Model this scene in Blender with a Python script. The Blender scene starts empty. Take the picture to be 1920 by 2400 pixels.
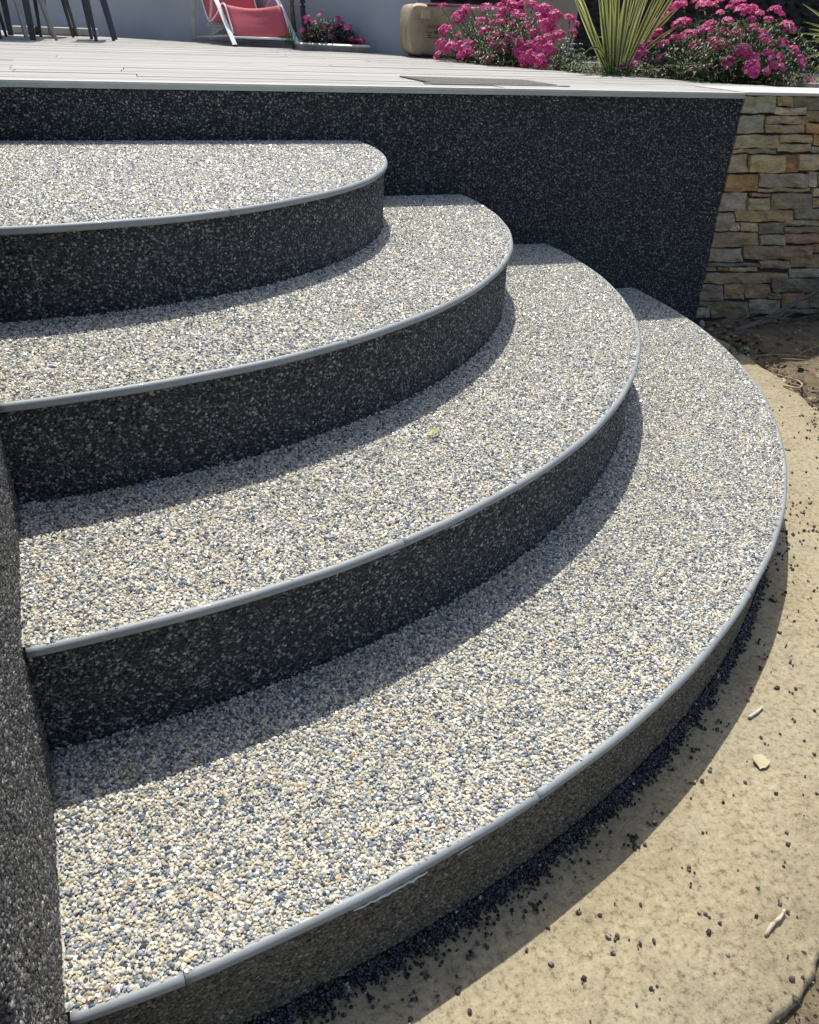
import bpy, bmesh, math, random
import numpy as np
from mathutils import Vector, Matrix, Euler
sc = bpy.context.scene
PI = math.pi
random.seed(7); RNG = np.random.default_rng(11)

# ------------------------------------------------------------------ camera, light, exposure
cam_data = bpy.data.cameras.new("camera"); cam = bpy.data.objects.new("camera", cam_data)
sc.collection.objects.link(cam); sc.camera = cam
cam_data.sensor_fit = 'HORIZONTAL'; cam_data.sensor_width = 36.0
cam_data.lens = 36.0 * 1893.55 / 1920.0
cam_data.clip_start = 0.02; cam_data.clip_end = 500.0
CR = Vector((0.953629, -0.299004, 0.03447)); CU = Vector((0.126491, 0.502054, 0.855536)); CB = Vector((-0.273115, -0.811504, 0.516594))
CAMZ = 0.9565
cam.matrix_world = Matrix(((CR.x, CU.x, CB.x, 0), (CR.y, CU.y, CB.y, 0), (CR.z, CU.z, CB.z, CAMZ), (0, 0, 0, 1)))

world = bpy.data.worlds.new("World"); sc.world = world; world.use_nodes = True
SUN_EL = math.atan(1 / math.hypot(0.09, 0.54)); SUN_AZ = math.atan2(0.09, 0.54)
wn = world.node_tree.nodes; wn.clear()
wo = wn.new('ShaderNodeOutputWorld'); wb = wn.new('ShaderNodeBackground'); sky = wn.new('ShaderNodeTexSky')
sky.sky_type = 'NISHITA'; sky.sun_disc = False; sky.sun_elevation = SUN_EL; sky.sun_rotation = SUN_AZ
sky.air_density = 1.0; sky.dust_density = 3.0; sky.ozone_density = 0.6
wb.inputs[1].default_value = 0.13
world.node_tree.links.new(sky.outputs[0], wb.inputs[0]); world.node_tree.links.new(wb.outputs[0], wo.inputs[0])
sun_data = bpy.data.lights.new("sun", 'SUN'); sun = bpy.data.objects.new("sun", sun_data); sc.collection.objects.link(sun)
sun_data.energy = 4.2; sun_data.angle = math.radians(0.53); sun_data.color = (1.0, 0.96, 0.86)
sun.rotation_euler = Vector((-0.09, -0.54, -1.0)).to_track_quat('-Z', 'Y').to_euler()
sc.view_settings.view_transform = 'Standard'; sc.view_settings.look = 'None'
sc.view_settings.exposure = 0.12; sc.view_settings.gamma = 1.0; sc.view_settings.use_curve_mapping = False
sc.cycles.max_bounces = 8

# ------------------------------------------------------------------ measures of the place (metres)
DV = 2.654                                   # plane of the terrace front
ZD, Z1, Z2, Z3, Z4 = 0.7931, 0.6443, 0.4803, 0.3102, 0.1343
STEPS = [(Z1, 0.967, (-0.281, 2.502)), (Z2, 1.368, (-0.331, 2.538)), (Z3, 1.682, (-0.314, 2.505)), (Z4, 2.069, (-0.315, 2.543))]
def cheek_u(v): return -0.164 - 0.0958 * (v - 0.48)

# ------------------------------------------------------------------ helpers
def link(o): sc.collection.objects.link(o); return o
def props(o, label=None, cat=None, group=None, kind=None):
    if label: o['label'] = label
    if cat: o['category'] = cat
    if group: o['group'] = group
    if kind: o['kind'] = kind
    return o
def empty(name, loc=(0, 0, 0), label=None, cat=None, group=None, kind=None):
    o = bpy.data.objects.new(name, None); o.location = loc; o.empty_display_size = 0.05
    return props(link(o), label, cat, group, kind)
def mesh_obj(name, verts, faces, mat=None, parent=None, smooth=False, world_space=True, mats=None, fm=None):
    me = bpy.data.meshes.new(name); me.from_pydata([tuple(v) for v in verts], [], [tuple(f) for f in faces]); me.update()
    if mats:
        for m in mats: me.materials.append(m)
        if fm is not None: me.polygons.foreach_set('material_index', fm)
    elif mat: me.materials.append(mat)
    if smooth: me.polygons.foreach_set('use_smooth', [True] * len(me.polygons))
    o = link(bpy.data.objects.new(name, me))
    if parent is not None: adopt(o, parent)
    return o
def adopt(o, parent):
    # every mesh is written in world coordinates: cancel the chain of parents' offsets
    o.parent = parent
    t = Vector((0, 0, 0)); p = parent
    while p is not None: t += p.location; p = p.parent
    o.location = o.location - t
    return o
def inst(name, me, parent, M, color=None):
    """an object that shares a mesh, placed by a world matrix, under an unrotated parent"""
    o = link(bpy.data.objects.new(name, me)); 
    t = Vector((0, 0, 0)); p = parent
    while p is not None: t += p.location; p = p.parent
    o.parent = parent
    M = M.copy(); M.translation = M.translation - t
    o.matrix_basis = M
    if color: o.color = color
    return o
class MB:
    def __init__(s): s.v = []; s.f = []; s.m = []
    def add(s, v, f, mi=0):
        n = len(s.v); s.v += [tuple(p) for p in v]; s.f += [tuple(i + n for i in q) for q in f]; s.m += [mi] * len(f); return s
    def box(s, lo, hi, mi=0):
        x0, y0, z0 = lo; x1, y1, z1 = hi
        return s.add([(x0, y0, z0), (x1, y0, z0), (x1, y1, z0), (x0, y1, z0), (x0, y0, z1), (x1, y0, z1), (x1, y1, z1), (x0, y1, z1)],
                     [(0, 3, 2, 1), (4, 5, 6, 7), (0, 1, 5, 4), (1, 2, 6, 5), (2, 3, 7, 6), (3, 0, 4, 7)], mi)
    def tube(s, pts, radii, n=8, mi=0, cap=True, flat=1.0, up=Vector((0, 0, 1))):
        pts = [Vector(p) for p in pts]; rings = []
        base = len(s.v)
        if not hasattr(radii, '__len__'): radii = [radii] * len(pts)
        for i, p in enumerate(pts):
            t = (pts[min(i + 1, len(pts) - 1)] - pts[max(i - 1, 0)]).normalized()
            a = t.cross(up); a = a.normalized() if a.length > 1e-4 else t.cross(Vector((1, 0, 0))).normalized()
            b = a.cross(t).normalized()
            for k in range(n):
                th = 2 * PI * k / n
                s.v.append(tuple(p + a * (math.cos(th) * radii[i]) + b * (math.sin(th) * radii[i] * flat)))
        for i in range(len(pts) - 1):
            for k in range(n):
                a0 = base + i * n + k; a1 = base + i * n + (k + 1) % n
                s.f.append((a0, a1, a1 + n, a0 + n)); s.m.append(mi)
        if cap:
            s.f.append(tuple(base + k for k in range(n))[::-1]); s.m.append(mi)
            s.f.append(tuple(base + (len(pts) - 1) * n + k for k in range(n))); s.m.append(mi)
        return s
    def build(s, name, mat, parent=None, smooth=False):
        if isinstance(mat, (list, tuple)): return mesh_obj(name, s.v, s.f, None, parent, smooth, mats=mat, fm=s.m)
        return mesh_obj(name, s.v, s.f, mat, parent, smooth)

def bevel(o, w=0.002, seg=2):
    m = o.modifiers.new("bevel", 'BEVEL'); m.width = w; m.segments = seg; m.limit_method = 'ANGLE'; m.angle_limit = math.radians(40)
    return o

# ------------------------------------------------------------------ materials
def newmat(name):
    m = bpy.data.materials.new(name); m.use_nodes = True; nt = m.node_tree
    return m, nt, nt.nodes['Principled BSDF']
def N(nt, t, **k):
    n = nt.nodes.new(t)
    for a, b in k.items(): setattr(n, a, b)
    return n
def L(nt, a, b): nt.links.new(a, b)
def ramp(nt, src, stops, interp='LINEAR'):
    r = N(nt, 'ShaderNodeValToRGB'); r.color_ramp.interpolation = interp
    el = r.color_ramp.elements
    while len(el) > 1: el.remove(el[-1])
    el[0].position = stops[0][0]; el[0].color = (*stops[0][1], 1)
    for p, c in stops[1:]:
        e = el.new(p); e.color = (*c, 1)
    if src is not None: L(nt, src, r.inputs[0])
    return r
def noise(nt, scale, detail=4, rough=0.55, vec=None, dist=0.0):
    n = N(nt, 'ShaderNodeTexNoise'); n.inputs['Scale'].default_value = scale; n.inputs['Detail'].default_value = detail
    n.inputs['Roughness'].default_value = rough; n.inputs['Distortion'].default_value = dist
    if vec is None:
        tc = N(nt, 'ShaderNodeTexCoord'); vec = tc.outputs['Object']
    L(nt, vec, n.inputs['Vector']); return n
def bump(nt, bsdf, src, strength=0.3, dist=0.002, prev=None):
    b = N(nt, 'ShaderNodeBump'); b.inputs['Strength'].default_value = strength; b.inputs['Distance'].default_value = dist
    L(nt, src, b.inputs['Height'])
    if prev: L(nt, prev.outputs[0], b.inputs['Normal'])
    L(nt, b.outputs[0], bsdf.inputs['Normal']); return b
def mixc(nt, fac, a, b, mode='MIX'):
    m = N(nt, 'ShaderNodeMix', data_type='RGBA', blend_type=mode)
    for s, v in ((m.inputs['Factor'], fac), (m.inputs['A'], a), (m.inputs['B'], b)):
        if isinstance(v, (int, float)): s.default_value = v
        elif isinstance(v, tuple): s.default_value = (*v[:3], 1)
        else: L(nt, v, s)
    return m.outputs['Result']
def simple(name, col, rough=0.6, var=0.12, scale=20, bmp=0.1, bd=0.001, metal=0.0, coat=0.0, col2=None):
    m, nt, b = newmat(name)
    n = noise(nt, scale, 5)
    c2 = col2 or tuple(x * (1 - var * 1.6) for x in col); c1 = tuple(min(1, x * (1 + var)) for x in col)
    r = ramp(nt, n.outputs[0], [(0.3, c2), (0.7, c1)])
    L(nt, r.outputs[0], b.inputs['Base Color']); b.inputs['Roughness'].default_value = rough; b.inputs['Metallic'].default_value = metal
    b.inputs['Coat Weight'].default_value = coat
    n2 = noise(nt, scale * 6, 4); bump(nt, b, n2.outputs[0], bmp, bd)
    return m

def gravel_mat(name, stops, rough=0.3, coat=0.35, dust=None):
    """one pebble = one random tint"""
    m, nt, b = newmat(name)
    oi = N(nt, 'ShaderNodeObjectInfo')
    r = ramp(nt, oi.outputs['Random'], stops, 'CONSTANT')
    # a second random for value
    mu = N(nt, 'ShaderNodeMath', operation='MULTIPLY'); mu.inputs[1].default_value = 37.71; L(nt, oi.outputs['Random'], mu.inputs[0])
    fr = N(nt, 'ShaderNodeMath', operation='FRACT'); L(nt, mu.outputs[0], fr.inputs[0])
    mr = N(nt, 'ShaderNodeMapRange'); mr.inputs['To Min'].default_value = 0.72; mr.inputs['To Max'].default_value = 1.18; L(nt, fr.outputs[0], mr.inputs[0])
    hv = N(nt, 'ShaderNodeHueSaturation'); L(nt, r.outputs[0], hv.inputs['Color']); L(nt, mr.outputs[0], hv.inputs['Value'])
    n = noise(nt, 1.6, 4, 0.6)
    r2 = ramp(nt, n.outputs[0], [(0.35, (0.82, 0.82, 0.82)), (0.65, (1.1, 1.1, 1.1))])
    c = mixc(nt, 1.0, hv.outputs[0], r2.outputs[0], 'MULTIPLY')
    L(nt, c, b.inputs['Base Color'])
    b.inputs['Roughness'].default_value = rough; b.inputs['Coat Weight'].default_value = coat; b.inputs['Coat Roughness'].default_value = 0.12
    return m
CREAM = [(0.0, (0.72, 0.66, 0.52)), (0.14, (0.78, 0.73, 0.60)), (0.27, (0.66, 0.58, 0.43)), (0.37, (0.78, 0.76, 0.68)), (0.46, (0.86, 0.87, 0.83)), (0.51, (0.60, 0.55, 0.44)),
         (0.60, (0.155, 0.19, 0.24)), (0.69, (0.25, 0.295, 0.35)), (0.78, (0.38, 0.42, 0.455)), (0.86, (0.085, 0.11, 0.15)), (0.92, (0.47, 0.49, 0.46)),
         (0.978, (0.60, 0.46, 0.24)), (0.988, (0.52, 0.33, 0.20)), (0.992, (0.70, 0.64, 0.58))]
DARK = [(0.0, (0.009, 0.014, 0.024)), (0.24, (0.018, 0.027, 0.042)), (0.44, (0.036, 0.050, 0.070)), (0.58, (0.075, 0.092, 0.108)), (0.66, (0.013, 0.021, 0.035)),
        (0.77, (0.15, 0.168, 0.17)), (0.87, (0.26, 0.28, 0.265)), (0.95, (0.40, 0.42, 0.38))]
DUSTY = [(0.0, (0.10, 0.09, 0.07)), (0.3, (0.16, 0.145, 0.108)), (0.55, (0.21, 0.19, 0.14)), (0.72, (0.045, 0.045, 0.044)), (0.82, (0.22, 0.20, 0.15)), (0.94, (0.30, 0.27, 0.21))]
BLACK = [(0.0, (0.007, 0.010, 0.014)), (0.4, (0.014, 0.018, 0.023)), (0.7, (0.028, 0.033, 0.038)), (0.93, (0.08, 0.09, 0.09)), (0.988, (0.45, 0.44, 0.38))]
M = {}
M['cream_gravel'] = gravel_mat('cream_gravel', CREAM, 0.34, 0.4)
M['dark_gravel'] = gravel_mat('dark_gravel', DARK, 0.42, 0.12)
M['dusty_gravel'] = gravel_mat('dusty_gravel', DUSTY, 0.6, 0.05)
GREY = [(0.0, (0.058, 0.057, 0.056)), (0.3, (0.095, 0.093, 0.089)), (0.55, (0.14, 0.135, 0.125)), (0.72, (0.04, 0.04, 0.043)), (0.82, (0.20, 0.19, 0.175)), (0.94, (0.30, 0.29, 0.26))]
M['grey_gravel'] = gravel_mat('grey_gravel', GREY, 0.5, 0.05)
M['black_gravel'] = gravel_mat('black_gravel', BLACK, 0.22, 0.5)
LOOSE = [(0.0, (0.09, 0.075, 0.075)), (0.4, (0.13, 0.11, 0.105)), (0.75, (0.06, 0.055, 0.06)), (0.95, (0.4, 0.37, 0.31))]
M['loose_gravel'] = gravel_mat('loose_gravel', LOOSE, 0.55, 0.1)

def bed_mat(name, stops, scale=230):
    """the bound layer under and between the pebbles: the same mix, seen small"""
    m, nt, b = newmat(name); tc = N(nt, 'ShaderNodeTexCoord')
    v = N(nt, 'ShaderNodeTexVoronoi'); v.inputs['Scale'].default_value = scale; L(nt, tc.outputs['Object'], v.inputs['Vector'])
    sp = N(nt, 'ShaderNodeSeparateColor'); L(nt, v.outputs['Color'], sp.inputs[0])
    r = ramp(nt, sp.outputs[0], stops, 'CONSTANT')
    L(nt, mixc(nt, 1.0, r.outputs[0], (0.6, 0.6, 0.6), 'MULTIPLY'), b.inputs['Base Color']); b.inputs['Roughness'].default_value = 0.5
    bump(nt, b, v.outputs['Distance'], 0.6, 0.002); return m
M['cream_bed'] = bed_mat('cream_bed', CREAM); M['dark_bed'] = bed_mat('dark_bed', DARK); M['dusty_bed'] = bed_mat('dusty_bed', DUSTY)

def trim_mat():
    m, nt, b = newmat('grey_trim')
    n = noise(nt, 9, 5); r = ramp(nt, n.outputs[0], [(0.3, (0.26, 0.29, 0.305)), (0.7, (0.31, 0.34, 0.355))])
    n2 = noise(nt, 160, 3); r2 = ramp(nt, n2.outputs[0], [(0.66, (0, 0, 0)), (0.74, (1, 1, 1))])
    c = mixc(nt, r2.outputs[0], r.outputs[0], (0.40, 0.42, 0.42))
    L(nt, c, b.inputs['Base Color'])
    rr = ramp(nt, n.outputs[0], [(0.3, (0.45, 0.45, 0.45)), (0.7, (0.62, 0.62, 0.62))]); L(nt, rr.outputs[0], b.inputs['Roughness'])
    b.inputs['Coat Weight'].default_value = 0.1
    bump(nt, b, n2.outputs[0], 0.25, 0.0006); return m
M['trim'] = trim_mat()
M['resin'] = simple('dry_resin_drip', (0.78, 0.78, 0.75), 0.35, 0.05, 30, 0.1)

def slab_mat():
    m, nt, b = newmat('tan_concrete')
    a = noise(nt, 2.2, 6, 0.6); c = noise(nt, 17, 9, 0.72); f = noise(nt, 95, 7, 0.75)
    r1 = ramp(nt, a.outputs[0], [(0.3, (0.325, 0.272, 0.172)), (0.5, (0.38, 0.325, 0.215)), (0.7, (0.355, 0.32, 0.225))])
    r2 = ramp(nt, c.outputs[0], [(0.30, (0.72, 0.70, 0.66)), (0.48, (0.97, 0.97, 0.97)), (0.68, (1.12, 1.12, 1.10))])
    r3 = ramp(nt, f.outputs[0], [(0.36, (0.42, 0.38, 0.32)), (0.48, (0.93, 0.92, 0.90)), (0.56, (1.02, 1.02, 1.0)), (0.68, (1.28, 1.27, 1.22))])
    col = mixc(nt, 1.0, mixc(nt, 1.0, r1.outputs[0], r2.outputs[0], 'MULTIPLY'), r3.outputs[0], 'MULTIPLY')
    # pale lime stains
    s = noise(nt, 5.5, 3, 0.5); rs = ramp(nt, s.outputs[0], [(0.62, (0, 0, 0)), (0.74, (0.55, 0.55, 0.55))])
    col = mixc(nt, rs.outputs[0], col, (0.34, 0.34, 0.25))
    sp = noise(nt, 240, 3, 0.6); rsp = ramp(nt, sp.outputs[0], [(0.30, (0.55, 0.52, 0.48)), (0.42, (1, 1, 1)), (0.66, (1, 1, 1)), (0.76, (1.35, 1.32, 1.22))])
    col = mixc(nt, 1.0, col, rsp.outputs[0], 'MULTIPLY')
    L(nt, col, b.inputs['Base Color']); b.inputs['Roughness'].default_value = 0.82
    b1 = bump(nt, b, c.outputs[0], 0.5, 0.004); bump(nt, b, f.outputs[0], 0.55, 0.0018, b1); return m
M['slab'] = slab_mat()
def soil_mat():
    m, nt, b = newmat('dry_soil')
    a = noise(nt, 3, 6, 0.6); c = noise(nt, 28, 8, 0.7); f = noise(nt, 120, 5, 0.7)
    r1 = ramp(nt, a.outputs[0], [(0.3, (0.12, 0.09, 0.055)), (0.7, (0.27, 0.21, 0.13))])
    r2 = ramp(nt, c.outputs[0], [(0.32, (0.45, 0.45, 0.45)), (0.6, (1.1, 1.1, 1.1))])
    L(nt, mixc(nt, 1.0, r1.outputs[0], r2.outputs[0], 'MULTIPLY'), b.inputs['Base Color']); b.inputs['Roughness'].default_value = 0.95
    b1 = bump(nt, b, c.outputs[0], 0.8, 0.012); bump(nt, b, f.outputs[0], 0.6, 0.003, b1); return m
M['soil'] = soil_mat()

def ledge_mat():
    m, nt, b = newmat('ledge_stone')
    oi = N(nt, 'ShaderNodeObjectInfo'); tc = N(nt, 'ShaderNodeTexCoord')
    off = N(nt, 'ShaderNodeVectorMath', operation='ADD'); sc_ = N(nt, 'ShaderNodeVectorMath', operation='SCALE')
    cmb = N(nt, 'ShaderNodeCombineXYZ'); L(nt, oi.outputs['Random'], cmb.inputs[0]); L(nt, oi.outputs['Random'], cmb.inputs[2])
    L(nt, cmb.outputs[0], sc_.inputs[0]); sc_.inputs['Scale'].default_value = 9.0
    L(nt, tc.outputs['Object'], off.inputs[0]); L(nt, sc_.outputs[0], off.inputs[1])
    mp = N(nt, 'ShaderNodeMapping'); mp.inputs['Scale'].default_value = (1, 1, 2.6); L(nt, off.outputs[0], mp.inputs[0])
    a = noise(nt, 14, 6, 0.65, mp.outputs[0], 0.5); f = noise(nt, 60, 7, 0.7, mp.outputs[0]); g = noise(nt, 7, 3, 0.5, mp.outputs[0], 1.0)
    r = ramp(nt, a.outputs[0], [(0.28, (0.62, 0.60, 0.58)), (0.5, (1.3, 1.28, 1.25)), (0.72, (1.9, 1.85, 1.72))])
    col = mixc(nt, 1.0, oi.outputs['Color'], r.outputs[0], 'MULTIPLY')
    rg = ramp(nt, g.outputs[0], [(0.52, (0, 0, 0)), (0.66, (0.5, 0.5, 0.5))])
    col = mixc(nt, rg.outputs[0], col, (0.20, 0.13, 0.06))
    rf = ramp(nt, f.outputs[0], [(0.3, (0.7, 0.7, 0.7)), (0.6, (1.1, 1.1, 1.1))])
    col = mixc(nt, 1.0, col, rf.outputs[0], 'MULTIPLY')
    L(nt, col, b.inputs['Base Color']); b.inputs['Roughness'].default_value = 0.78
    b1 = bump(nt, b, a.outputs[0], 0.9, 0.008); bump(nt, b, f.outputs[0], 0.7, 0.002, b1); return m
M['ledge'] = ledge_mat()
M['mortar'] = simple('dark_mortar', (0.06, 0.055, 0.045), 0.9, 0.2, 30, 0.4, 0.003)

def board_mat():
    m, nt, b = newmat('whitewashed_board')
    oi = N(nt, 'ShaderNodeObjectInfo'); tc = N(nt, 'ShaderNodeTexCoord')
    mp = N(nt, 'ShaderNodeMapping'); mp.inputs['Scale'].default_value = (0.7, 14, 3); L(nt, tc.outputs['Object'], mp.inputs[0])
    a = noise(nt, 4, 7, 0.65, mp.outputs[0]); g = noise(nt, 1.3, 4, 0.6)
    r = ramp(nt, a.outputs[0], [(0.3, (0.29, 0.28, 0.265)), (0.52, (0.39, 0.38, 0.365)), (0.75, (0.45, 0.44, 0.425))])
    rg = ramp(nt, g.outputs[0], [(0.3, (0.86, 0.86, 0.86)), (0.6, (1.0, 1.0, 1.0))])
    mr = N(nt, 'ShaderNodeMapRange'); mr.inputs['To Min'].default_value = 0.88; mr.inputs['To Max'].default_value = 1.06; L(nt, oi.outputs['Random'], mr.inputs[0])
    col = mixc(nt, 1.0, mixc(nt, 1.0, r.outputs[0], rg.outputs[0], 'MULTIPLY'), mr.outputs[0], 'MULTIPLY')
    L(nt, col, b.inputs['Base Color']); b.inputs['Roughness'].default_value = 0.6
    bump(nt, b, a.outputs[0], 0.4, 0.0015); return m
M['board'] = board_mat()
M['white_trim'] = simple('white_trim', (0.60, 0.595, 0.565), 0.45, 0.06, 12, 0.1)
M['green_trim'] = simple('greenish_grey_trim', (0.42, 0.47, 0.45), 0.4, 0.08, 12, 0.1)
M['render_wall'] = simple('grey_rendered_wall', (0.44, 0.47, 0.50), 0.85, 0.06, 3, 0.3, 0.002)
M['dark_void'] = simple('dark_substructure', (0.03, 0.03, 0.03), 0.9, 0.1, 10)

def leaf_mat(name, c1, c2, rough=0.45, trans=0.25, back=None):
    m, nt, b = newmat(name)
    g = N(nt, 'ShaderNodeNewGeometry'); r = ramp(nt, g.outputs['Random Per Island'], [(0.0, c1), (1.0, c2)])
    L(nt, r.outputs[0], b.inputs['Base Color']); b.inputs['Roughness'].default_value = rough
    tr = N(nt, 'ShaderNodeBsdfTranslucent'); L(nt, mixc(nt, 1.0, r.outputs[0], (1.5, 1.6, 0.9), 'MULTIPLY'), tr.inputs['Color'])
    mx = N(nt, 'ShaderNodeMixShader'); mx.inputs[0].default_value = trans
    L(nt, b.outputs[0], mx.inputs[1]); L(nt, tr.outputs[0], mx.inputs[2]); L(nt, mx.outputs[0], nt.nodes['Material Output'].inputs['Surface'])
    return m
M['leaf'] = leaf_mat('green_leaf', (0.018, 0.045, 0.012), (0.085, 0.14, 0.05))
M['petal'] = leaf_mat('magenta_petal', (0.44, 0.02, 0.18), (0.74, 0.08, 0.38), 0.55, 0.3)
M['petal_pale'] = leaf_mat('pink_petal', (0.75, 0.12, 0.42), (0.88, 0.36, 0.62), 0.55, 0.3)
M['petal_deep'] = leaf_mat('crimson_petal', (0.34, 0.012, 0.12), (0.62, 0.03, 0.24), 0.55, 0.3)
M['viola'] = leaf_mat('violet_petal', (0.10, 0.05, 0.32), (0.28, 0.18, 0.55), 0.5, 0.3)
M['white_petal'] = leaf_mat('white_petal', (0.62, 0.62, 0.58), (0.80, 0.80, 0.78), 0.5, 0.3)
def sword_mat():
    m, nt, b = newmat('variegated_leaf')
    at_ = N(nt, 'ShaderNodeAttribute', attribute_name='edge'); at_.attribute_type = 'GEOMETRY'
    oi = N(nt, 'ShaderNodeObjectInfo')
    r = ramp(nt, at_.outputs['Fac'], [(0.0, (0.05, 0.11, 0.03)), (0.42, (0.11, 0.18, 0.04)), (0.56, (0.66, 0.63, 0.20)), (1.0, (0.80, 0.76, 0.34))])
    mr = N(nt, 'ShaderNodeMapRange'); mr.inputs['To Min'].default_value = 0.7; mr.inputs['To Max'].default_value = 1.15; L(nt, oi.outputs['Random'], mr.inputs[0])
    col = mixc(nt, 1.0, r.outputs[0], mr.outputs[0], 'MULTIPLY')
    L(nt, col, b.inputs['Base Color']); b.inputs['Roughness'].default_value = 0.35
    tr = N(nt, 'ShaderNodeBsdfTranslucent'); L(nt, col, tr.inputs['Color'])
    mx = N(nt, 'ShaderNodeMixShader'); mx.inputs[0].default_value = 0.22
    L(nt, b.outputs[0], mx.inputs[1]); L(nt, tr.outputs[0], mx.inputs[2]); L(nt, mx.outputs[0], nt.nodes['Material Output'].inputs['Surface'])
    return m
M['sword'] = sword_mat()
M['dry'] = simple('dry_straw', (0.42, 0.33, 0.20), 0.7, 0.25, 40, 0.2)
M['pale_dry'] = simple('bleached_stick', (0.62, 0.57, 0.48), 0.7, 0.15, 60, 0.3, 0.001)
M['bark'] = simple('palm_bark', (0.16, 0.12, 0.09), 0.9, 0.35, 30, 0.8, 0.006)
M['dark_bark'] = simple('dark_palm_bark', (0.06, 0.055, 0.055), 0.9, 0.35, 30, 0.8, 0.006)

# ------------------------------------------------------------------ pebbles
def pebble_mesh(k, mat, flat=0.72):
    rnd = random.Random(100 + k); bm = bmesh.new()
    n = rnd.choice((11, 12, 13, 14))
    ax = (rnd.uniform(0.85, 1.25), rnd.uniform(0.75, 1.0), rnd.uniform(flat - 0.12, flat + 0.1))
    for i in range(n):
        z = 1 - 2 * (i + 0.5) / n; ph = i * 2.39996 + rnd.uniform(-0.35, 0.35); r = math.sqrt(max(0, 1 - z * z)); q = rnd.uniform(0.86, 1.1)
        bm.verts.new((r * math.cos(ph) * ax[0] * q * .5, r * math.sin(ph) * ax[1] * q * .5, z * ax[2] * q * .5))
    bmesh.ops.convex_hull(bm, input=bm.verts)
    for v in [v for v in bm.verts if not v.link_faces]: bm.verts.remove(v)
    me = bpy.data.meshes.new("pebble"); bm.to_mesh(me); bm.free(); me.materials.append(mat)
    return me
LIBS = {}
def lib(matname):
    if matname not in LIBS:
        LIBS[matname] = [bpy.data.objects.new("pebble", pebble_mesh(k, M[matname])) for k in range(10)]
    return LIBS[matname]
def pebbles(name, P, ROT, SCL, matname, parent=None, library=None, nlib=None):
    P = np.asarray(P, np.float32); n = len(P); libs = library or lib(matname)
    me = bpy.data.meshes.new(name); me.vertices.add(n); me.vertices.foreach_set('co', P.ravel())
    for nm, ty, arr, key in (('rot', 'FLOAT_VECTOR', np.asarray(ROT, np.float32), 'vector'), ('scl', 'FLOAT', np.asarray(SCL, np.float32), 'value'),
                             ('idx', 'INT', RNG.integers(0, len(libs), n).astype(np.int32), 'value')):
        a = me.attributes.new(nm, ty, 'POINT'); a.data.foreach_set(key, arr.ravel())
    me.materials.append(M[matname] if matname else None)
    o = link(bpy.data.objects.new(name, me))
    ng = bpy.data.node_groups.new(name, 'GeometryNodeTree')
    ng.interface.new_socket('Geometry', in_out='INPUT', socket_type='NodeSocketGeometry')
    ng.interface.new_socket('Geometry', in_out='OUTPUT', socket_type='NodeSocketGeometry')
    gi = ng.nodes.new('NodeGroupInput'); go = ng.nodes.new('NodeGroupOutput')
    ip = ng.nodes.new('GeometryNodeInstanceOnPoints'); jn = ng.nodes.new('GeometryNodeJoinGeometry')
    for lo in reversed(libs):
        ob = ng.nodes.new('GeometryNodeObjectInfo'); ob.inputs['Object'].default_value = lo; ob.inputs['As Instance'].default_value = True
        ng.links.new(ob.outputs['Geometry'], jn.inputs[0])
    def att(nm, ty):
        a = ng.nodes.new('GeometryNodeInputNamedAttribute'); a.data_type = ty; a.inputs['Name'].default_value = nm; return a.outputs[0]
    ng.links.new(gi.outputs[0], ip.inputs['Points']); ng.links.new(jn.outputs[0], ip.inputs['Instance'])
    ip.inputs['Pick Instance'].default_value = True
    ng.links.new(att('idx', 'INT'), ip.inputs['Instance Index']); ng.links.new(att('rot', 'FLOAT_VECTOR'), ip.inputs['Rotation'])
    ng.links.new(att('scl', 'FLOAT'), ip.inputs['Scale']); ng.links.new(ip.outputs[0], go.inputs[0])
    md = o.modifiers.new("pebbles", 'NODES'); md.node_group = ng
    props(o, kind='stuff')
    if parent is not None: adopt(o, parent)
    return o
CRn, CUn, CBn = (np.array(list(v)) for v in (CR, CU, CB))
def seen(P, margin=0.10):
    """points the photograph's view, widened by a margin on every side, could plausibly see"""
    Q = P - np.array([0, 0, CAMZ]); x = Q @ CRn; y = Q @ CUn; z = -(Q @ CBn)
    f = 1893.55 / 960.0
    ok = z > 0.05; zz = np.where(ok, z, 1)
    return ok & (np.abs(x * f / zz) < 1 + margin * 2) & (np.abs(y * f / zz) < 1.25 + margin * 2)
SP = 0.0041
def grid(u0, u1, v0, v1, s=SP):
    nu = int((u1 - u0) / s) + 1; nv = int((v1 - v0) / (s * 0.87)) + 1
    I, J = np.meshgrid(np.arange(nu), np.arange(nv))
    X = u0 + (I + 0.5 * (J % 2)) * s; Y = v0 + J * s * 0.87
    X = X.ravel() + RNG.uniform(-.36, .36, X.size) * s; Y = Y.ravel() + RNG.uniform(-.36, .36, Y.size) * s
    return X, Y
def sizes(n, d=0.0050): return d * np.exp(RNG.normal(0, 0.24, n)).clip(0.55, 1.6)
def tread_rot(n):
    R = np.empty((n, 3)); R[:, 0] = RNG.normal(0, 0.42, n); R[:, 1] = RNG.normal(0, 0.42, n); R[:, 2] = RNG.uniform(0, 2 * PI, n); return R
def tread_height(x, y):
    h = np.zeros_like(x)
    for z, r, c in STEPS:
        h = np.maximum(h, np.where(np.hypot(x - c[0], y - c[1]) < r - 0.005, z, 0))
    return h

GZ = -0.022                                  # level of the concrete path
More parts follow.
